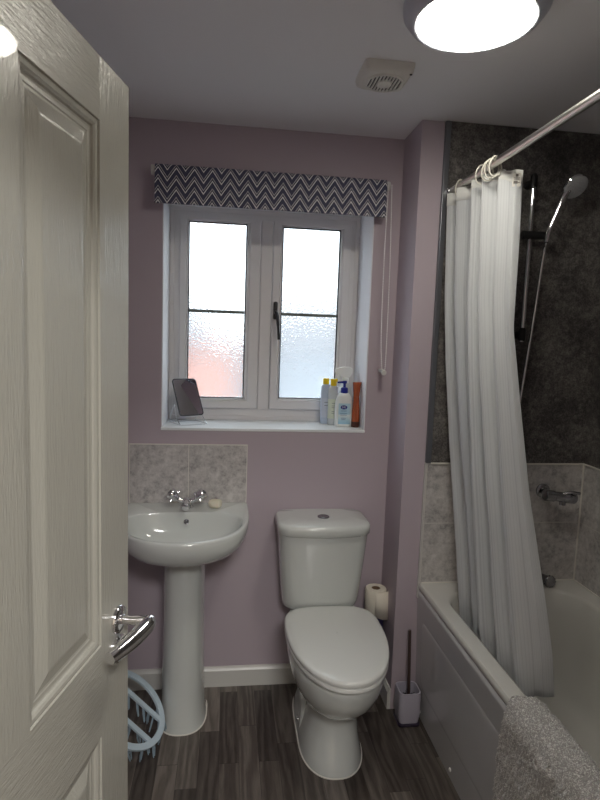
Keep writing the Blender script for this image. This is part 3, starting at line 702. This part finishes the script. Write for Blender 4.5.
# ------------------------------------------------------------------ shower curtain
cur = thing('shower_curtain', (.9, 1.95, .55), 'white finely striped shower curtain bunched at the tap end of the bath', 'shower curtain')
def lerp(a, b, t): return a+(b-a)*t
def key(K, v):
    for (v0, a), (v1, b) in zip(K, K[1:]):
        if v <= v1:
            t = (v-v0)/(v1-v0); t = t*t*(3-2*t); return tuple(lerp(p, q, t) for p, q in zip(a, b))
    return K[-1][1]
# (x start, y start, x end, y end, x of centre line bow, amplitude, z)
K = [(0, (.828, 2.145, .868, 1.775, .024)), (.24, (.842, 2.13, .868, 1.745, .026)), (.38, (.860, 2.12, .872, 1.70, .028)), (.55, (.888, 2.10, .888, 1.65, .030)), (.77, (.920, 2.06, .905, 1.58, .030)), (1, (.948, 2.02, .925, 1.505, .028))]
KE = [(0, (.911, 1.745)), (.15, (.912, 1.735)), (.31, (.896, 1.70)), (.447, (.914, 1.66)), (.637, (.939, 1.60)), (.82, (.973, 1.53)), (.92, (.992, 1.50)), (1, (1.003, 1.487))]
def keyl(K, v):
    for (v0, a), (v1, b) in zip(K, K[1:]):
        if v <= v1: return tuple(lerp(p, q, (v-v0)/(v1-v0)) for p, q in zip(a, b))
    return K[-1][1]
ZT, ZB_ = 2.108, .505
NU, NV, NF = 260, 70, 4.5
bm = NB(); uvl = bm.loops.layers.uv.new('UVMap')
grid = []
for j in range(NV+1):
    v = j/NV; xs, ys_, xe, ye, amp = keyl(K, v); ex, ey = keyl(KE, v); row = []
    for i in range(NU+1):
        u = i/NU
        if u < .86:
            t = u/.86
            ph = 2*pi*NF*(t+.035*sin(6.1*t+1)-.0295+.010*sin(2.4*v+5*t))+pi*.9
            a = amp*(1+.4*sin(11*t+1.3*v))*(.35+.65*min(1, t*5))
            s = sin(ph); sq = math.copysign(abs(s)**.75, s)
            X = lerp(xs, xe, t)+a*sq; Y = lerp(ys_, ye, t)+.010*cos(ph*1.0+.6)+.012*sin(v*4+t*7)*v
            last = (X, Y)
        else:
            t = (u-.86)/.14; tt = t
            sx, sy = last
            X = lerp(sx, ex, tt)+.006*sin(pi*tt*2); Y = lerp(sy, ey, tt)-.018*sin(pi*tt)*(1-.4*v)
        z = lerp(ZT+.014*min(1, max(0, (.9-u)/.1)), ZB_-.085*min(1, max(0, (.90-u)/.12)), v)
        if u > .86: z += .0*(1-v)
        X += .004*noise.noise(Vector((u*9, v*5, 1)))*v; Y += .010*noise.noise(Vector((u*7, v*4, 7)))*v
        row.append(bm.verts.new((X, Y, z)))
    grid.append(row)
for j in range(NV):
    for i in range(NU):
        f = bm.faces.new((grid[j][i], grid[j][i+1], grid[j+1][i+1], grid[j+1][i]))
        for lp, (a, b) in zip(f.loops, ((i, j), (i+1, j), (i+1, j+1), (i, j+1))): lp[uvl].uv = (a/NU, b/NV)
TOP = [vv.co.copy() for vv in grid[0]]; ROW3 = [vv.co.copy() for vv in grid[3]]; ROW6 = [vv.co.copy() for vv in grid[6]]
fc = obj('curtain_cloth', bm, M_curtain, cur, smooth=180)
sd = fc.modifiers.new('thickness', 'SOLIDIFY'); sd.thickness = .0012; sd.offset = 0
# sewn heading band
bm = NB(); hg = []
for j in range(0, 3):
    hg.append([bm.verts.new(grid_co) for grid_co in [Vector((p.x, p.y-.0015, lerp(p.z+.001, p.z-.045, j/2))) for p in TOP]])
for j in range(2):
    for i in range(NU): bm.faces.new((hg[j][i], hg[j][i+1], hg[j+1][i+1], hg[j+1][i]))
hb = obj('heading_band', bm, simple('white_heading_tape', rgb(226, 227, 224), .6), cur, smooth=180)
sd = hb.modifiers.new('thickness', 'SOLIDIFY'); sd.thickness = .0016; sd.offset = 0
# care label
i = int(NU*.955); p = ROW3[i]; q = TOP[int(NU*.985)]; p0 = TOP[int(NU*.93)]
dv = (q-p0); dv.z = 0; dv.normalize(); nr = Vector((dv.y, -dv.x, 0)); nr = nr if nr.y < 0 else -nr
bm = NB(); c0 = Vector((lerp(p0.x, q.x, .45), lerp(p0.y, q.y, .45), 2.078))+nr*.006
def pat(bm, c, hw, hh, off, mi=0):
    P = [c+dv*a+Vector((0, 0, b))+nr*off for a, b in ((-hw, -hh), (hw, -hh), (hw, hh), (-hw, hh))]
    Q = [k-nr*.0008 for k in P]; loft(bm, [P, Q], True, True, mi)
pat(bm, c0, .013, .021, 0)
lb = obj('care_label', bm, simple('white_label', rgb(240, 238, 232), .6), cur, smooth=0)
bm = NB()
for a, b, hw, hh in ((0, .013, .004, .004), (0, .005, .010, .0008), (0, .001, .008, .0008), (-.003, -.008, .006, .004), (.006, -.009, .003, .0006)): pat(bm, c0+dv*a+Vector((0, 0, b)), hw, hh, .0012)
lp_ = obj('label_print', bm, simple('grey_print', rgb(120, 116, 112), .7), lb, smooth=0)
# curtain rings
M_ring = simple('white_ring_plastic', rgb(222, 220, 210), .3)
RZc = 2.139
first = None
labs = ['white plastic curtain ring on the rail, nearest the viewer', 'white plastic curtain ring, second nearest on the rail', 'white plastic curtain ring, third nearest on the rail', 'white plastic curtain ring, fourth nearest on the rail', 'white plastic curtain ring nearest the end wall']
for n_, y in enumerate((1.785, 1.81, 1.84, 1.88, 2.06)):
    if first is None:
        bm = NB(); P = []
        for k in range(36):
            a = 2*pi*k/36; P.append((.022*cos(a), .004*sin(a*2), .0305*sin(a)-.012))
        tube(bm, P, .0028, 8, closed=True)
        r_ = obj('curtain_ring', bm, M_ring, smooth=80); first = r_
    else:
        r_ = first.copy(); sc.collection.objects.link(r_)
    r_.location = (.837, y, RZc+.0005); r_.rotation_euler = (0, 0, (.15, -.35, .2, -.1, .25, 0)[n_])
    tag(r_, labs[n_], 'curtain ring', 'white rings on the shower curtain rail')

# ------------------------------------------------------------------ towel over the bath edge
def mk_terry():
    t = NT('grey_white_terry'); v = t.coord()
    a = t.n('ShaderNodeTexVoronoi', i_Vector=v, i_Scale=300.0); b = t.n('ShaderNodeTexNoise', i_Vector=v, i_Scale=120.0, i_Detail=4.0)
    h = t.math('ADD', a.outputs['Distance'], b.outputs[0])
    t.set(Base_Color=t.ramp(h, [(.35, rgb(240, 238, 236)), (.7, rgb(240, 238, 236)), (1.1, rgb(170, 168, 166))]), Roughness=.95, Sheen_Weight=.3)
    t.bump(h, .55, .004); return t.m
sec = [(.786, .18), (.786, .26), (.787, .34), (.788, .42), (.789, .49), (.791, .545), (.799, .574), (.812, .583), (.835, .584), (.858, .583), (.876, .577), (.889, .558), (.895, .52), (.902, .47), (.910, .40), (.920, .33)]
sec = [(p.x, p.z) for p in spline([(a, 0, b) for a, b in sec], 14)]
bm = NB(); NY = 300; y0, y1 = .78, 1.368; rows_ = []
for i in range(NY+1):
    y = lerp(y1, y0, i/NY); row = []
    for k, (x_, z_) in enumerate(sec):
        t = k/(len(sec)-1)
        # far hem is a little slanted: lower outside corner swings forward
        yy = y+(.012*sin(t*5) if True else 0)+(.03*max(0, .3-t)/.3*(1-i/NY))
        w1 = noise.noise(Vector((x_*9, y*9, z_*9)))
        out = Vector((-1, 0, 0)) if t < .33 else (Vector((0, 0, 1)) if t < .68 else Vector((1, 0, .2)))
        amp_ = .012 if t < .33 or t > .7 else .005
        d = abs(w1)*amp_+.005*noise.noise(Vector((x_*130, y*130, z_*130)))+.004*noise.noise(Vector((x_*260+9, y*260, z_*260)))+.003
        row.append(bm.verts.new(Vector((x_, yy, z_))+out*d))
    rows_.append(row)
for i in range(NY):
    for k in range(len(sec)-1): bm.faces.new((rows_[i][k], rows_[i][k+1], rows_[i+1][k+1], rows_[i+1][k]))
tw = obj('bath_towel', bm, mk_terry(), loc=(.84, 1.1, .58), smooth=180)
sd = tw.modifiers.new('thickness', 'SOLIDIFY'); sd.thickness = .005; sd.offset = 0
tag(tw, 'thick grey white terry bath mat draped over the bath edge', 'bath mat')

# ------------------------------------------------------------------ toilet brush
tb = thing('toilet_brush', (.782, 2.098, .02), 'toilet brush with dark handle standing in the lilac grey pot', 'toilet brush')
bm = NB(); tube(bm, [(.771, 2.098, .03), (.768, 2.103, .15), (.762, 2.112, .385)], [.0065, .0065, .0065], 12); obj('handle', bm, simple('dark_brown_metal', rgb(92, 76, 72), .4, .5), tb)
bm = NB(); rnd = random.Random(3)
for k in range(420):
    a = rnd.random()*2*pi; z = .03+rnd.random()*.085; d = Vector((cos(a), sin(a), rnd.uniform(-.2, .5))).normalized(); c = Vector((.7695, 2.0985, z)); tube(bm, [c, c+d*.026], [.0011, .0007], 4)
obj('bristles', bm, simple('black_bristles', rgb(22, 20, 24), .7), tb, smooth=0)
pot = thing('brush_holder', (.781, 2.1, 0), 'lilac grey square toilet brush pot on the floor by the bath panel', 'brush pot')
M_lil = simple('lilac_grey_ceramic', rgb(186, 182, 196), .35)
cx, cy = .7635, 2.098
def pr2(h, z, r=.014): return rrect(cx-h, cx+h, cy-h, cy+h, r, z)
bm = NB(); loft(bm, [pr2(.034, .006), pr2(.039, .010), pr2(.0455, .05, .018), pr2(.0455, .125, .02), pr2(.0445, .143, .02), pr2(.0405, .143, .018), pr2(.0405, .12, .018), pr2(.035, .018)]); obj('pot', bm, M_lil, pot)
bm = NB(); loft(bm, [pr2(.040, 0, .016), pr2(.0455, .002, .016), pr2(.0455, .010, .016), pr2(.040, .013, .016)]); obj('base_tray', bm, simple('dark_violet_plastic', rgb(48, 40, 58), .3), pot)

# ------------------------------------------------------------------ toilet rolls beside the cistern
px, py = .664, 2.300
tr = thing('toilet_roll', (px, py, .368), 'opened white toilet roll with loose sheet, on the purple pack', 'toilet roll')
M_paper = simple('soft_white_tissue', rgb(226, 220, 206), .9, bump=(400, .3))
bm = NB(); r0 = .049
lathe(bm, [(.019, .115), (.044, .115), (.046, .112), (.046, .003), (.044, 0), (.019, 0), (.019, .115)], (px, py, .368), None, 48, cap0=False, cap1=False); obj('paper', bm, M_paper, tr)
bm = NB(); lathe(bm, [(.0192, .1135), (.0178, .1135), (.0178, .001), (.0192, .001)], (px, py, .368), None, 32, cap0=False, cap1=False); obj('cardboard_core', bm, simple('brown_card', rgb(130, 104, 84), .9), tr)
bm = NB(); g = []
for a in range(12):
    an = radians(-105+a*8.5); rr_ = .0475+.0006*a; x_, y_ = px+rr_*cos(an), py+rr_*sin(an)
    g.append([bm.verts.new((x_, y_, .478)), bm.verts.new((x_+.002*a/4, y_-.001*a, lerp(.372, .345, a/11)))])
for a, b in zip(g, g[1:]): bm.faces.new((a[0], b[0], b[1], a[1]))
ls = obj('loose_sheet', bm, M_paper, tr, smooth=60); sd = ls.modifiers.new('thickness', 'SOLIDIFY'); sd.thickness = .0008
bm = NB(); rr2 = []
prf = [(.040, 0), (.050, .006), (.052, .05), (.050, .12), (.053, .2), (.051, .3), (.052, .37), (.047, .397), (.030, .405)]
seg = 40
for r_, z_ in prf:
    rr2.append([(px-.006+.86*r_*(1+.035*sin(5*a+z_*30))*cos(a), py+.86*r_*(1+.035*sin(5*a+z_*30))*sin(a), z_*.9083) for a in [2*pi*k/seg for k in range(seg)]])
loft(bm, rr2)
t = NT('purple_printed_wrap'); v = t.coord(); vo = t.n('ShaderNodeTexVoronoi', i_Vector=v, i_Scale=26.0); t.set(Base_Color=t.ramp(vo.outputs['Distance'], [(.18, rgb(176, 168, 200)), (.3, rgb(86, 76, 128)), (.6, rgb(58, 50, 92))]), Roughness=.3)
tag(obj('toilet_roll_pack', bm, t.m, loc=(px, py, 0)), 'purple wrapped pack of rolls standing behind the toilet under the opened roll', 'toilet roll pack')

# ------------------------------------------------------------------ blue peg airer left of the pedestal
M_blue = simple('pale_blue_plastic', rgb(192, 210, 222), .4)
air = thing('peg_airer', (-.33, 2.10, .02), 'pale blue plastic oval peg airer leaning left of the basin pedestal', 'peg airer')
nrm_ = Vector((.6, -.25, .76)).normalized(); ax = Vector((-.785, 0, .62)).normalized(); sx = nrm_.cross(ax).normalized()
if sx.y < 0: sx = -sx
ax, sx = (ax*cos(.16)+sx*sin(.16)), (sx*cos(.16)-ax*sin(.16))
C0 = Vector((-.342, 2.02, .166)); A_, B_ = .163, .148
def el(t, k=1, off=0): return C0+ax*(A_*k*cos(t))+sx*(B_*k*sin(t))+nrm_*off
bm = NB(); rings = []
for k in range(72):
    t = 2*pi*k/72; rings.append((el(t, 1), el(t, .93)))
vs = []
for k in range(72):
    t = 2*pi*k/72; o_, i_ = el(t, 1), el(t, 1)-(ax*cos(t)+sx*sin(t)).normalized()*.024
    vs.append([bm.verts.new(q) for q in (o_+nrm_*.006, i_+nrm_*.006, i_-nrm_*.006, o_-nrm_*.006)])
for k in range(72):
    a, b = vs[k], vs[(k+1) % 72]
    for m in range(4): bm.faces.new((a[m], a[(m+1) % 4], b[(m+1) % 4], b[m]))
obj('oval_rim', bm, M_blue, air, bevel=.002)
def bar(bm, p, q, w, h, upv):
    d = (q-p).normalized(); s = d.cross(upv).normalized(); u_ = s.cross(d)
    loft(bm, [[c+s*a+u_*b for a, b in ((-w, -h), (w, -h), (w, h), (-w, h))] for c in (p, q)])
for f_ in (-.30, .38):
    bm = NB(); h_ = sqrt(1-f_*f_)*.95
    bar(bm, C0+sx*B_*f_-ax*A_*h_, C0+sx*B_*f_+ax*A_*h_, .0095, .005, nrm_); obj('cross_bar', bm, M_blue, air, bevel=.0015)
bm = NB(); bar(bm, C0+ax*A_*.45-sx*B_*.83, C0+ax*A_*.45+sx*B_*.83, .008, .004, nrm_); obj('cross_bar', bm, M_blue, air, bevel=.0015)
M_peg = simple('pale_grey_blue_peg', rgb(150, 170, 184), .4)
pegspots = []
for f_ in (-.30, .38):
    for q_ in (-.75, -.6, -.44, -.25, -.05, .2, .5): pegspots.append(C0+sx*B_*f_+ax*A_*q_)
for t in (2.2, 2.6, 3.0, 3.4, 3.8, 4.2, 4.6): pegspots.append(el(t, .93))
rnd = random.Random(5)
for p in pegspots:
    bm = NB(); dn = Vector((rnd.uniform(-.25, .25), rnd.uniform(-.25, .25), -1)).normalized(); L = min(.058, (p.z-.004)/1.02-.004)
    if L < .02: continue
    sd_ = dn.cross(ax).normalized(); st_ = p-nrm_*0+dn*.006
    for s in (-1, 1):
        a0 = st_+sd_*s*.0018; a1 = st_+dn*L*.45+sd_*s*.0075; a2 = st_+dn*L+sd_*s*.004
        tube(bm, [a0, a1, a2], [.0030, .0036, .0026], 6)
    tube(bm, [st_+dn*L*.4-sd_*.008, st_+dn*L*.4+sd_*.008], .0022, 6); tube(bm, [st_+dn*.001-sd_*.001, p], .0018, 6)
    obj('peg', bm, M_peg, air)

# ------------------------------------------------------------------ things on the sill
SZ = WZ0
# mirror
A1, T1 = radians(30), radians(30)
mx, my = -.150, 2.475
mr = thing('vanity_mirror', (mx, my, SZ), 'small tilted rectangular mirror in a wire stand on the window sill', 'mirror')
wv = Vector((cos(A1), sin(A1), 0)); nh = Vector((sin(A1), -cos(A1), 0)); upm = (Vector((0, 0, 1))*cos(T1)-nh*sin(T1)); nm = upm.cross(wv); nm = nm if nm.dot(nh) > 0 else -nm
MH, MW = .178, .115
mb = Vector((mx, my, SZ+.040))
def mp_(a, b, o=0): return mb+wv*a+upm*b+nm*o
def mring(d, o): return [mp_(a, b, o) for a, b, _ in rrect(-MW/2+d, MW/2-d, d, MH-d, .014-d*.5, 0)]
bm = NB(); loft(bm, [mring(.001, -.004), mring(0, -.003), mring(0, .002), mring(.003, .003), mring(.004, .0015)], True, False); obj('mirror_frame', bm, simple('dark_mirror_edge', rgb(70, 70, 76), .3, .6), mr)
bm = NB(); loft(bm, [mring(.004, -.001), mring(.004, .0015)]); obj('mirror_glass', bm, simple('mirror_silver', (.82, .82, .86, 1), .03, 1), mr, smooth=0)
bm = NB()
def g_(a, b, z): return Vector((mx, my, SZ+z))+wv*a-nh*b
fw = MW/2+.005
tube(bm, spline([g_(-fw, .045, .085), g_(-fw, .020, .03), g_(-fw, -.015, .004), g_(-fw+.01, -.022, .003), g_(0, -.022, .003), g_(fw-.01, -.022, .003), g_(fw, -.015, .004), g_(fw, .020, .03), g_(fw, .045, .085)], 6), .0016, 8)
tube(bm, spline([g_(-fw, .045, .085), g_(-fw, .075, .05), g_(-fw, .092, .004), g_(-fw+.01, .096, .003), g_(0, .096, .003), g_(fw-.01, .096, .003), g_(fw, .092, .004), g_(fw, .075, .05), g_(fw, .045, .085)], 6), .0016, 8)
for s in (-1, 1): tube(bm, [g_(s*fw, -.015, .004), g_(s*fw, .092, .004)], .0014, 8)
obj('wire_stand', bm, M_chrome, mr)

def bottle_loop(cx, cy, a, b, z, n=2.6, ang=0):
    out = []
    for k in range(40):
        t = 2*pi*k/40; c, s = cos(t), sin(t); x_ = a*math.copysign(abs(c)**(2/n), c); y_ = b*math.copysign(abs(s)**(2/n), s)
        out.append((cx+x_*cos(ang)-y_*sin(ang), cy+x_*sin(ang)+y_*cos(ang), z))
    return out
def btl(bm, cx, cy, prof, n=2.6, ang=0): loft(bm, [bottle_loop(cx, cy, a, b, SZ+z, n, ang) for a, b, z in prof])
def textmesh(s, size):
    cu = bpy.data.curves.new('txt', 'FONT'); cu.body = s; cu.size = size; cu.align_x = 'CENTER'; cu.align_y = 'CENTER'; cu.extrude = .0002
    to = bpy.data.objects.new('txt', cu); sc.collection.objects.link(to)
    bpy.context.view_layer.update()
    me = bpy.data.meshes.new_from_object(to.evaluated_get(bpy.context.evaluated_depsgraph_get()))
    bm = bmesh.new(); bm.from_mesh(me); bpy.data.objects.remove(to); bpy.data.meshes.remove(me)
    return bm
M_bw = simple('white_bottle_plastic', rgb(232, 236, 236), .3)
M_navy = simple('royal_blue_plastic', rgb(14, 34, 140), .3)
# pump bottle
qx, qy = .527, 2.50
pb = thing('pump_bottle', (qx, qy, SZ), 'white lotion pump bottle with royal blue pump and pale blue label on the sill', 'pump bottle')
bm = NB(); btl(bm, qx, qy, [(.036, .022, 0), (.040, .0255, .004), (.041, .026, .03), (.041, .026, .075), (.038, .025, .105), (.032, .022, .125), (.022, .018, .137), (.013, .013, .141)]); obj('bottle_body', bm, M_bw, pb)
bm = NB(); lathe(bm, [(.0165, .139), (.0165, .160), (.012, .163), (.006, .164), (.006, .178), (.010, .180), (.010, .190), (.002, .191)], (qx, qy, SZ), None, 28)
loft(bm, [[(qx+.008, qy-.007+.0, SZ+.181), (qx+.008, qy+.007, SZ+.181), (qx+.008, qy+.007, SZ+.191), (qx+.008, qy-.007, SZ+.191)], [(qx-.034, qy-.012, SZ+.180), (qx-.034, qy-.003, SZ+.180), (qx-.034, qy-.003, SZ+.187), (qx-.034, qy-.012, SZ+.187)]])
obj('pump', bm, M_navy, pb, bevel=.001)
def label_patch(w, z0, z1, off, cx=qx, a=.041, b=.026, n=2.6, xo=0):
    bm = NB(); cols_ = []
    for k in range(13):
        x_ = xo+lerp(-w, w, k/12); yy = b*(max(0, 1-(abs(x_)/a)**n))**(1/n); cols_.append((cx+x_, qy-yy-off))
    loft(bm, [[(x_, y_, SZ+z0) for x_, y_ in cols_]+[(x_, y_+off*.8, SZ+z0) for x_, y_ in cols_[::-1]], [(x_, y_, SZ+z1) for x_, y_ in cols_]+[(x_, y_+off*.8, SZ+z1) for x_, y_ in cols_[::-1]]])
    return bm
t = NT('pale_blue_label'); sp = t.n('ShaderNodeSeparateXYZ'); t.l(t.coord(kind='Generated'), sp.inputs[0]); t.set(Base_Color=t.ramp(sp.outputs[2], [(0, rgb(150, 200, 226)), (.2, rgb(184, 216, 232)), (.42, rgb(226, 236, 240)), (.5, rgb(176, 212, 230)), (1, rgb(190, 220, 234))]), Roughness=.4)
lb = obj('label', label_patch(.028, .012, .098, .0006), t.m, pb, smooth=60)
bm = NB(); loft(bm, [[(qx-.004+.017*cos(a)*.9, qy-.0272-(.0004 if y_ else 0), SZ+.082+.0085*sin(a)) for a in [2*pi*k/28 for k in range(28)]] for y_ in (0, 1)]); obj('logo_oval', bm, M_navy, lb, smooth=0)
bm = textmesh('E45', .0125); bmesh.ops.rotate(bm, verts=bm.verts[:], matrix=Matrix.Rotation(radians(90), 3, 'X')); bmesh.ops.translate(bm, verts=bm.verts[:], vec=(qx-.004, qy-.0282, SZ+.082)); obj('lettering', bm, M_bw, lb, smooth=0)
bm = NB()
for z_, w_ in ((.066, .014), (.056, .018), (.049, .016), (.036, .012), (.030, .010)): box(bm, qx-.004-w_, qx-.004+w_*.9, qy-.0276, qy-.0272, SZ+z_, SZ+z_+.0016)
obj('fine_print', bm, simple('slate_blue_print', rgb(96, 130, 170), .6), lb, smooth=0)
# two clear bottles with yellow caps
M_clear = simple('milky_clear_plastic', rgb(220, 226, 230), .2, Transmission_Weight=.15, IOR=1.3)
M_yel = simple('yellow_cap', rgb(236, 206, 24), .35)
M_pale = simple('pale_blue_bottle', rgb(190, 204, 224), .3)
for nm_, (cx_, cy_, hh, mm, lab) in enumerate(((.455, 2.575, .200, M_pale, 'pale blue toiletry bottle with yellow cap, leftmost on the sill by the spray'), (.484, 2.542, .196, M_clear, 'clear toiletry bottle with yellow cap standing between pale blue bottle and pump'))):
    b_ = thing('toiletry_bottle', (cx_, cy_, SZ), lab, 'bottle')
    bm = NB(); btl(bm, cx_, cy_, [(.019, .015, 0), (.0225, .018, .004), (.023, .0185, .10), (.0225, .018, hh-.030), (.019, .016, hh-.020), (.012, .012, hh-.014), (.010, .010, hh-.012)], 2.3); obj('bottle_body', bm, mm, b_)
    bm = NB(); lathe(bm, [(.0135, hh-.016), (.0145, hh-.012), (.0145, hh+.008), (.012, hh+.012), (.002, hh+.0125)], (cx_, cy_, SZ), None, 24)
    if nm_: lathe(bm, [(.010, hh-.0), (.017, hh+.004), (.017, hh+.016), (.002, hh+.017)], (cx_+.002, cy_, SZ), None, 24)
    obj('cap', bm, M_yel, b_)
    bm = NB(); L = [bottle_loop(cx_, cy_, .0233, .0188, SZ+z_, 2.3)[20:40] for z_ in (.03, .12)]
    L = [[(x_, y_, z_) for x_, y_, z_ in r__]+[(x_, y_+.0005, z_) for x_, y_, z_ in r__[::-1]] for r__ in L]; loft(bm, L); obj('label', bm, simple('sheer_pale_label', (rgb(214, 222, 206) if nm_ else rgb(204, 212, 230)), .4), b_)
    bm = NB()
    if nm_:
        for z_ in (.100, .088, .08, .062, .054): box(bm, cx_-.008, cx_+.010, cy_-.0196, cy_-.0190, SZ+z_, SZ+z_+.002)
    else:
        for z_ in (.10, .085): box(bm, cx_-.008, cx_+.008, cy_-.0196, cy_-.0190, SZ+z_, SZ+z_+.0025)
    obj('fine_print', bm, simple('grey_fine_print', rgb(120, 128, 138), .6), b_, smooth=0)
# trigger spray
gx, gy = .545, 2.575
sp_b = thing('spray_bottle', (gx, gy, SZ), 'tall clear trigger spray bottle with white head, behind the pump bottle', 'spray bottle')
bm = NB(); btl(bm, gx, gy, [(.030, .020, 0), (.033, .023, .005), (.033, .023, .11), (.028, .020, .15), (.016, .015, .175), (.012, .012, .182)]); obj('bottle_body', bm, M_clear, sp_b)
for b__, k_ in ((pb, 1.09),): b__.scale = (1, 1, k_)
M_trig = simple('milky_white_trigger', rgb(238, 241, 241), .3)
bm = NB(); lathe(bm, [(.0155, .178), (.0165, .182), (.0165, .200), (.012, .204)], (gx, gy, SZ), None, 24)
def sec2(x_, w_, z0, z1): return [(x_, gy-w_, SZ+z0), (x_, gy+w_, SZ+z0), (x_, gy+w_, SZ+z1), (x_, gy-w_, SZ+z1)]
loft(bm, [sec2(gx-.050, .006, .222, .240), sec2(gx-.030, .008, .216, .246), sec2(gx-.010, .011, .200, .250), sec2(gx+.016, .011, .202, .250), sec2(gx+.032, .008, .222, .244)])
obj('spray_head', bm, M_trig, sp_b, bevel=.003)
bm = NB(); tube(bm, spline([(gx-.026, gy, SZ+.222), (gx-.034, gy, SZ+.205), (gx-.034, gy, SZ+.188), (gx-.040, gy, SZ+.172)], 5), [.0055]*16, 10); obj('trigger', bm, M_trig, sp_b); sp_b.scale = (1, 1, 1.07)
# brown slim bottle
ox, oy = .578, 2.475
bb_ = thing('slim_brown_bottle', (ox, oy, SZ), 'slim waisted reddish brown bottle at the right end of the sill', 'bottle')
bm = NB(); btl(bm, ox, oy, [(.014, .012, 0), (.017, .014, .003), (.018, .015, .03), (.017, .014, .07), (.0135, .012, .105), (.014, .012, .13), (.0165, .0135, .16), (.0185, .014, .186), (.017, .013, .188)]); obj('bottle_body', bm, simple('red_brown_plastic', rgb(160, 78, 42), .25, coat=.3), bb_)
bm = NB(); btl(bm, ox, oy, [(.0172, .0142, .001), (.0184, .0152, .022), (.0180, .0150, .024)]); bb_.scale = (1, 1, 1.09); obj('base_cap', bm, simple('dark_brown_cap', rgb(70, 34, 24), .4), bb_)
